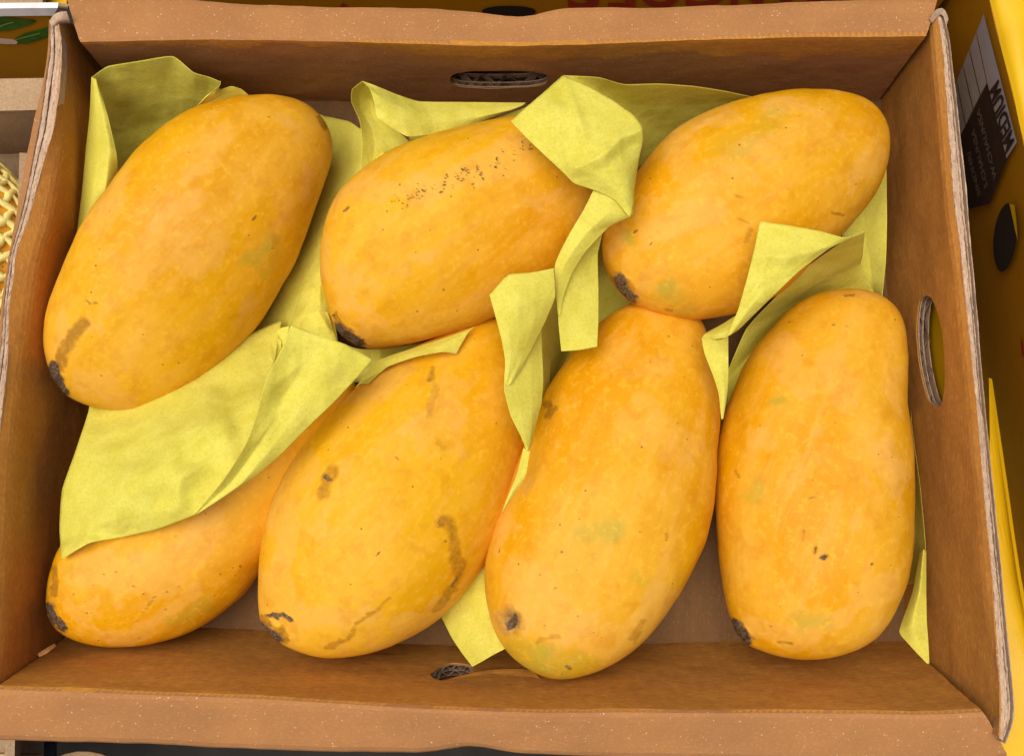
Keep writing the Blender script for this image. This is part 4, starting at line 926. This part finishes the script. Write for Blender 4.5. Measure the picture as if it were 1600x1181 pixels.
# left neighbour carton holding a netted mango
cn = empty('kraft_carton', tuple(at(-60, 400, -.04)))
tag(cn, 'pale kraft carton beyond the left wall holding a mango in foam net', 'carton')
slab('rim_flap', [(-260, 128, .045), (80, 122, .045), (76, 172, .043), (-260, 178, .043)], .003, M_TAN, cn)
slab('wall_panel', [(-260, 176, .043), (76, 170, .043), (72, 240, -.02), (-260, 246, -.02)], .004, M_TAN, cn)
slab('bottom_panel', [(-260, 230, -.028), (90, 226, -.028), (60, 1250, -.028), (-300, 1250, -.028)], .004, M_TAN, cn)
slab('wall_panel', [(60, 240, -.028), (40, 1250, -.028), (22, 1250, .030), (44, 240, .030)], .004, M_TAN, cn)
def netted(cx, cy, rx, ry, z, label, ang=0.3):
    C = at(cx, cy, z); e = empty('netted_mango', tuple(C)); tag(e, label, 'mango in net')
    th = np.linspace(0, math.pi, 40); ph = np.linspace(0, 2 * math.pi, 48, endpoint=False)
    def S_(t_, p_, k=1.0): 
        v = np.stack([rx * k * np.sin(t_) * np.cos(p_), ry * k * np.cos(t_), rx * .8 * k * np.sin(t_) * np.sin(p_)], -1)
        c, s = math.cos(ang), math.sin(ang); return np.stack([v[..., 0] * c - v[..., 1] * s, v[..., 0] * s + v[..., 1] * c, v[..., 2]], -1) + C
    T, P_ = np.meshgrid(th, ph, indexing='ij')
    mesh_obj('fruit', S_(T, P_).reshape(-1, 3), grid_faces(40, 48, wrap=True), M_MANGO, e)
    V = []; F = []
    for sgn in (1, -1):
        for k in range(16):
            t_ = np.linspace(.12, math.pi - .12, 70); p_ = k * 2 * math.pi / 16 + sgn * (t_ * 2.0) + .05 * np.sin(t_ * 30 + k)
            Cc = S_(t_, p_, 1.03); tan = np.gradient(Cc, axis=0); tan /= np.linalg.norm(tan, axis=1, keepdims=True)
            nr = Cc - C; nr /= np.linalg.norm(nr, axis=1, keepdims=True); bn = np.cross(tan, nr); r = .0017 + .0004 * np.sin(t_ * 24 + k)
            o_ = len(V)
            for a in np.linspace(0, 2 * math.pi, 7, endpoint=False): V += list(Cc + (nr * math.cos(a) * .8 + bn * math.sin(a)) * r[:, None])
            for a in range(7):
                for i in range(69):
                    q = o_ + a * 70 + i; w_ = o_ + ((a + 1) % 7) * 70 + i; F.append((q, q + 1, w_ + 1, w_))
    f_ = mesh_obj('foam_net', V, F, M_FOAM, e); f_['kind'] = 'stuff'
netted(-55, 385, .035, .050, .010, 'mango in a pale yellow foam net in the left neighbouring carton', .15)
netted(-60, 700, .035, .050, .010, 'netted mango hidden lower down the left neighbouring carton', .05)
# dark crate below the near rim
ck = empty('plastic_crate', tuple(at(60, 1200, -.05)))
tag(ck, 'dark grey crate edge with pale rounded rims showing below the near rim at the left', 'crate')
slab('crate_wall', [(-60, 1135, -.03), (84, 1150, -.03), (84, 1220, -.05), (-60, 1220, -.05)], .003, M_PLASTIC, ck)
slab('rim', [(-60, 1175, .0), (62, 1180, .0), (62, 1230, .0), (-60, 1230, .0)], .003, M_TAN, ck)
G = [at(x, y, z) for x, y, z in [(88, 1184, .0), (100, 1178, .002), (120, 1174, .003), (140, 1174.5, .003), (158, 1178, .002), (172, 1184, .0)]]; G2 = [p + np.array([0, -.02, -.004]) for p in G]
V2, F2 = thicken(np.array(G + G2), grid_faces(2, 6), .002, np.tile([0, 0, 1.], (12, 1))); mesh_obj('rim', V2, F2, M_TAN, ck)
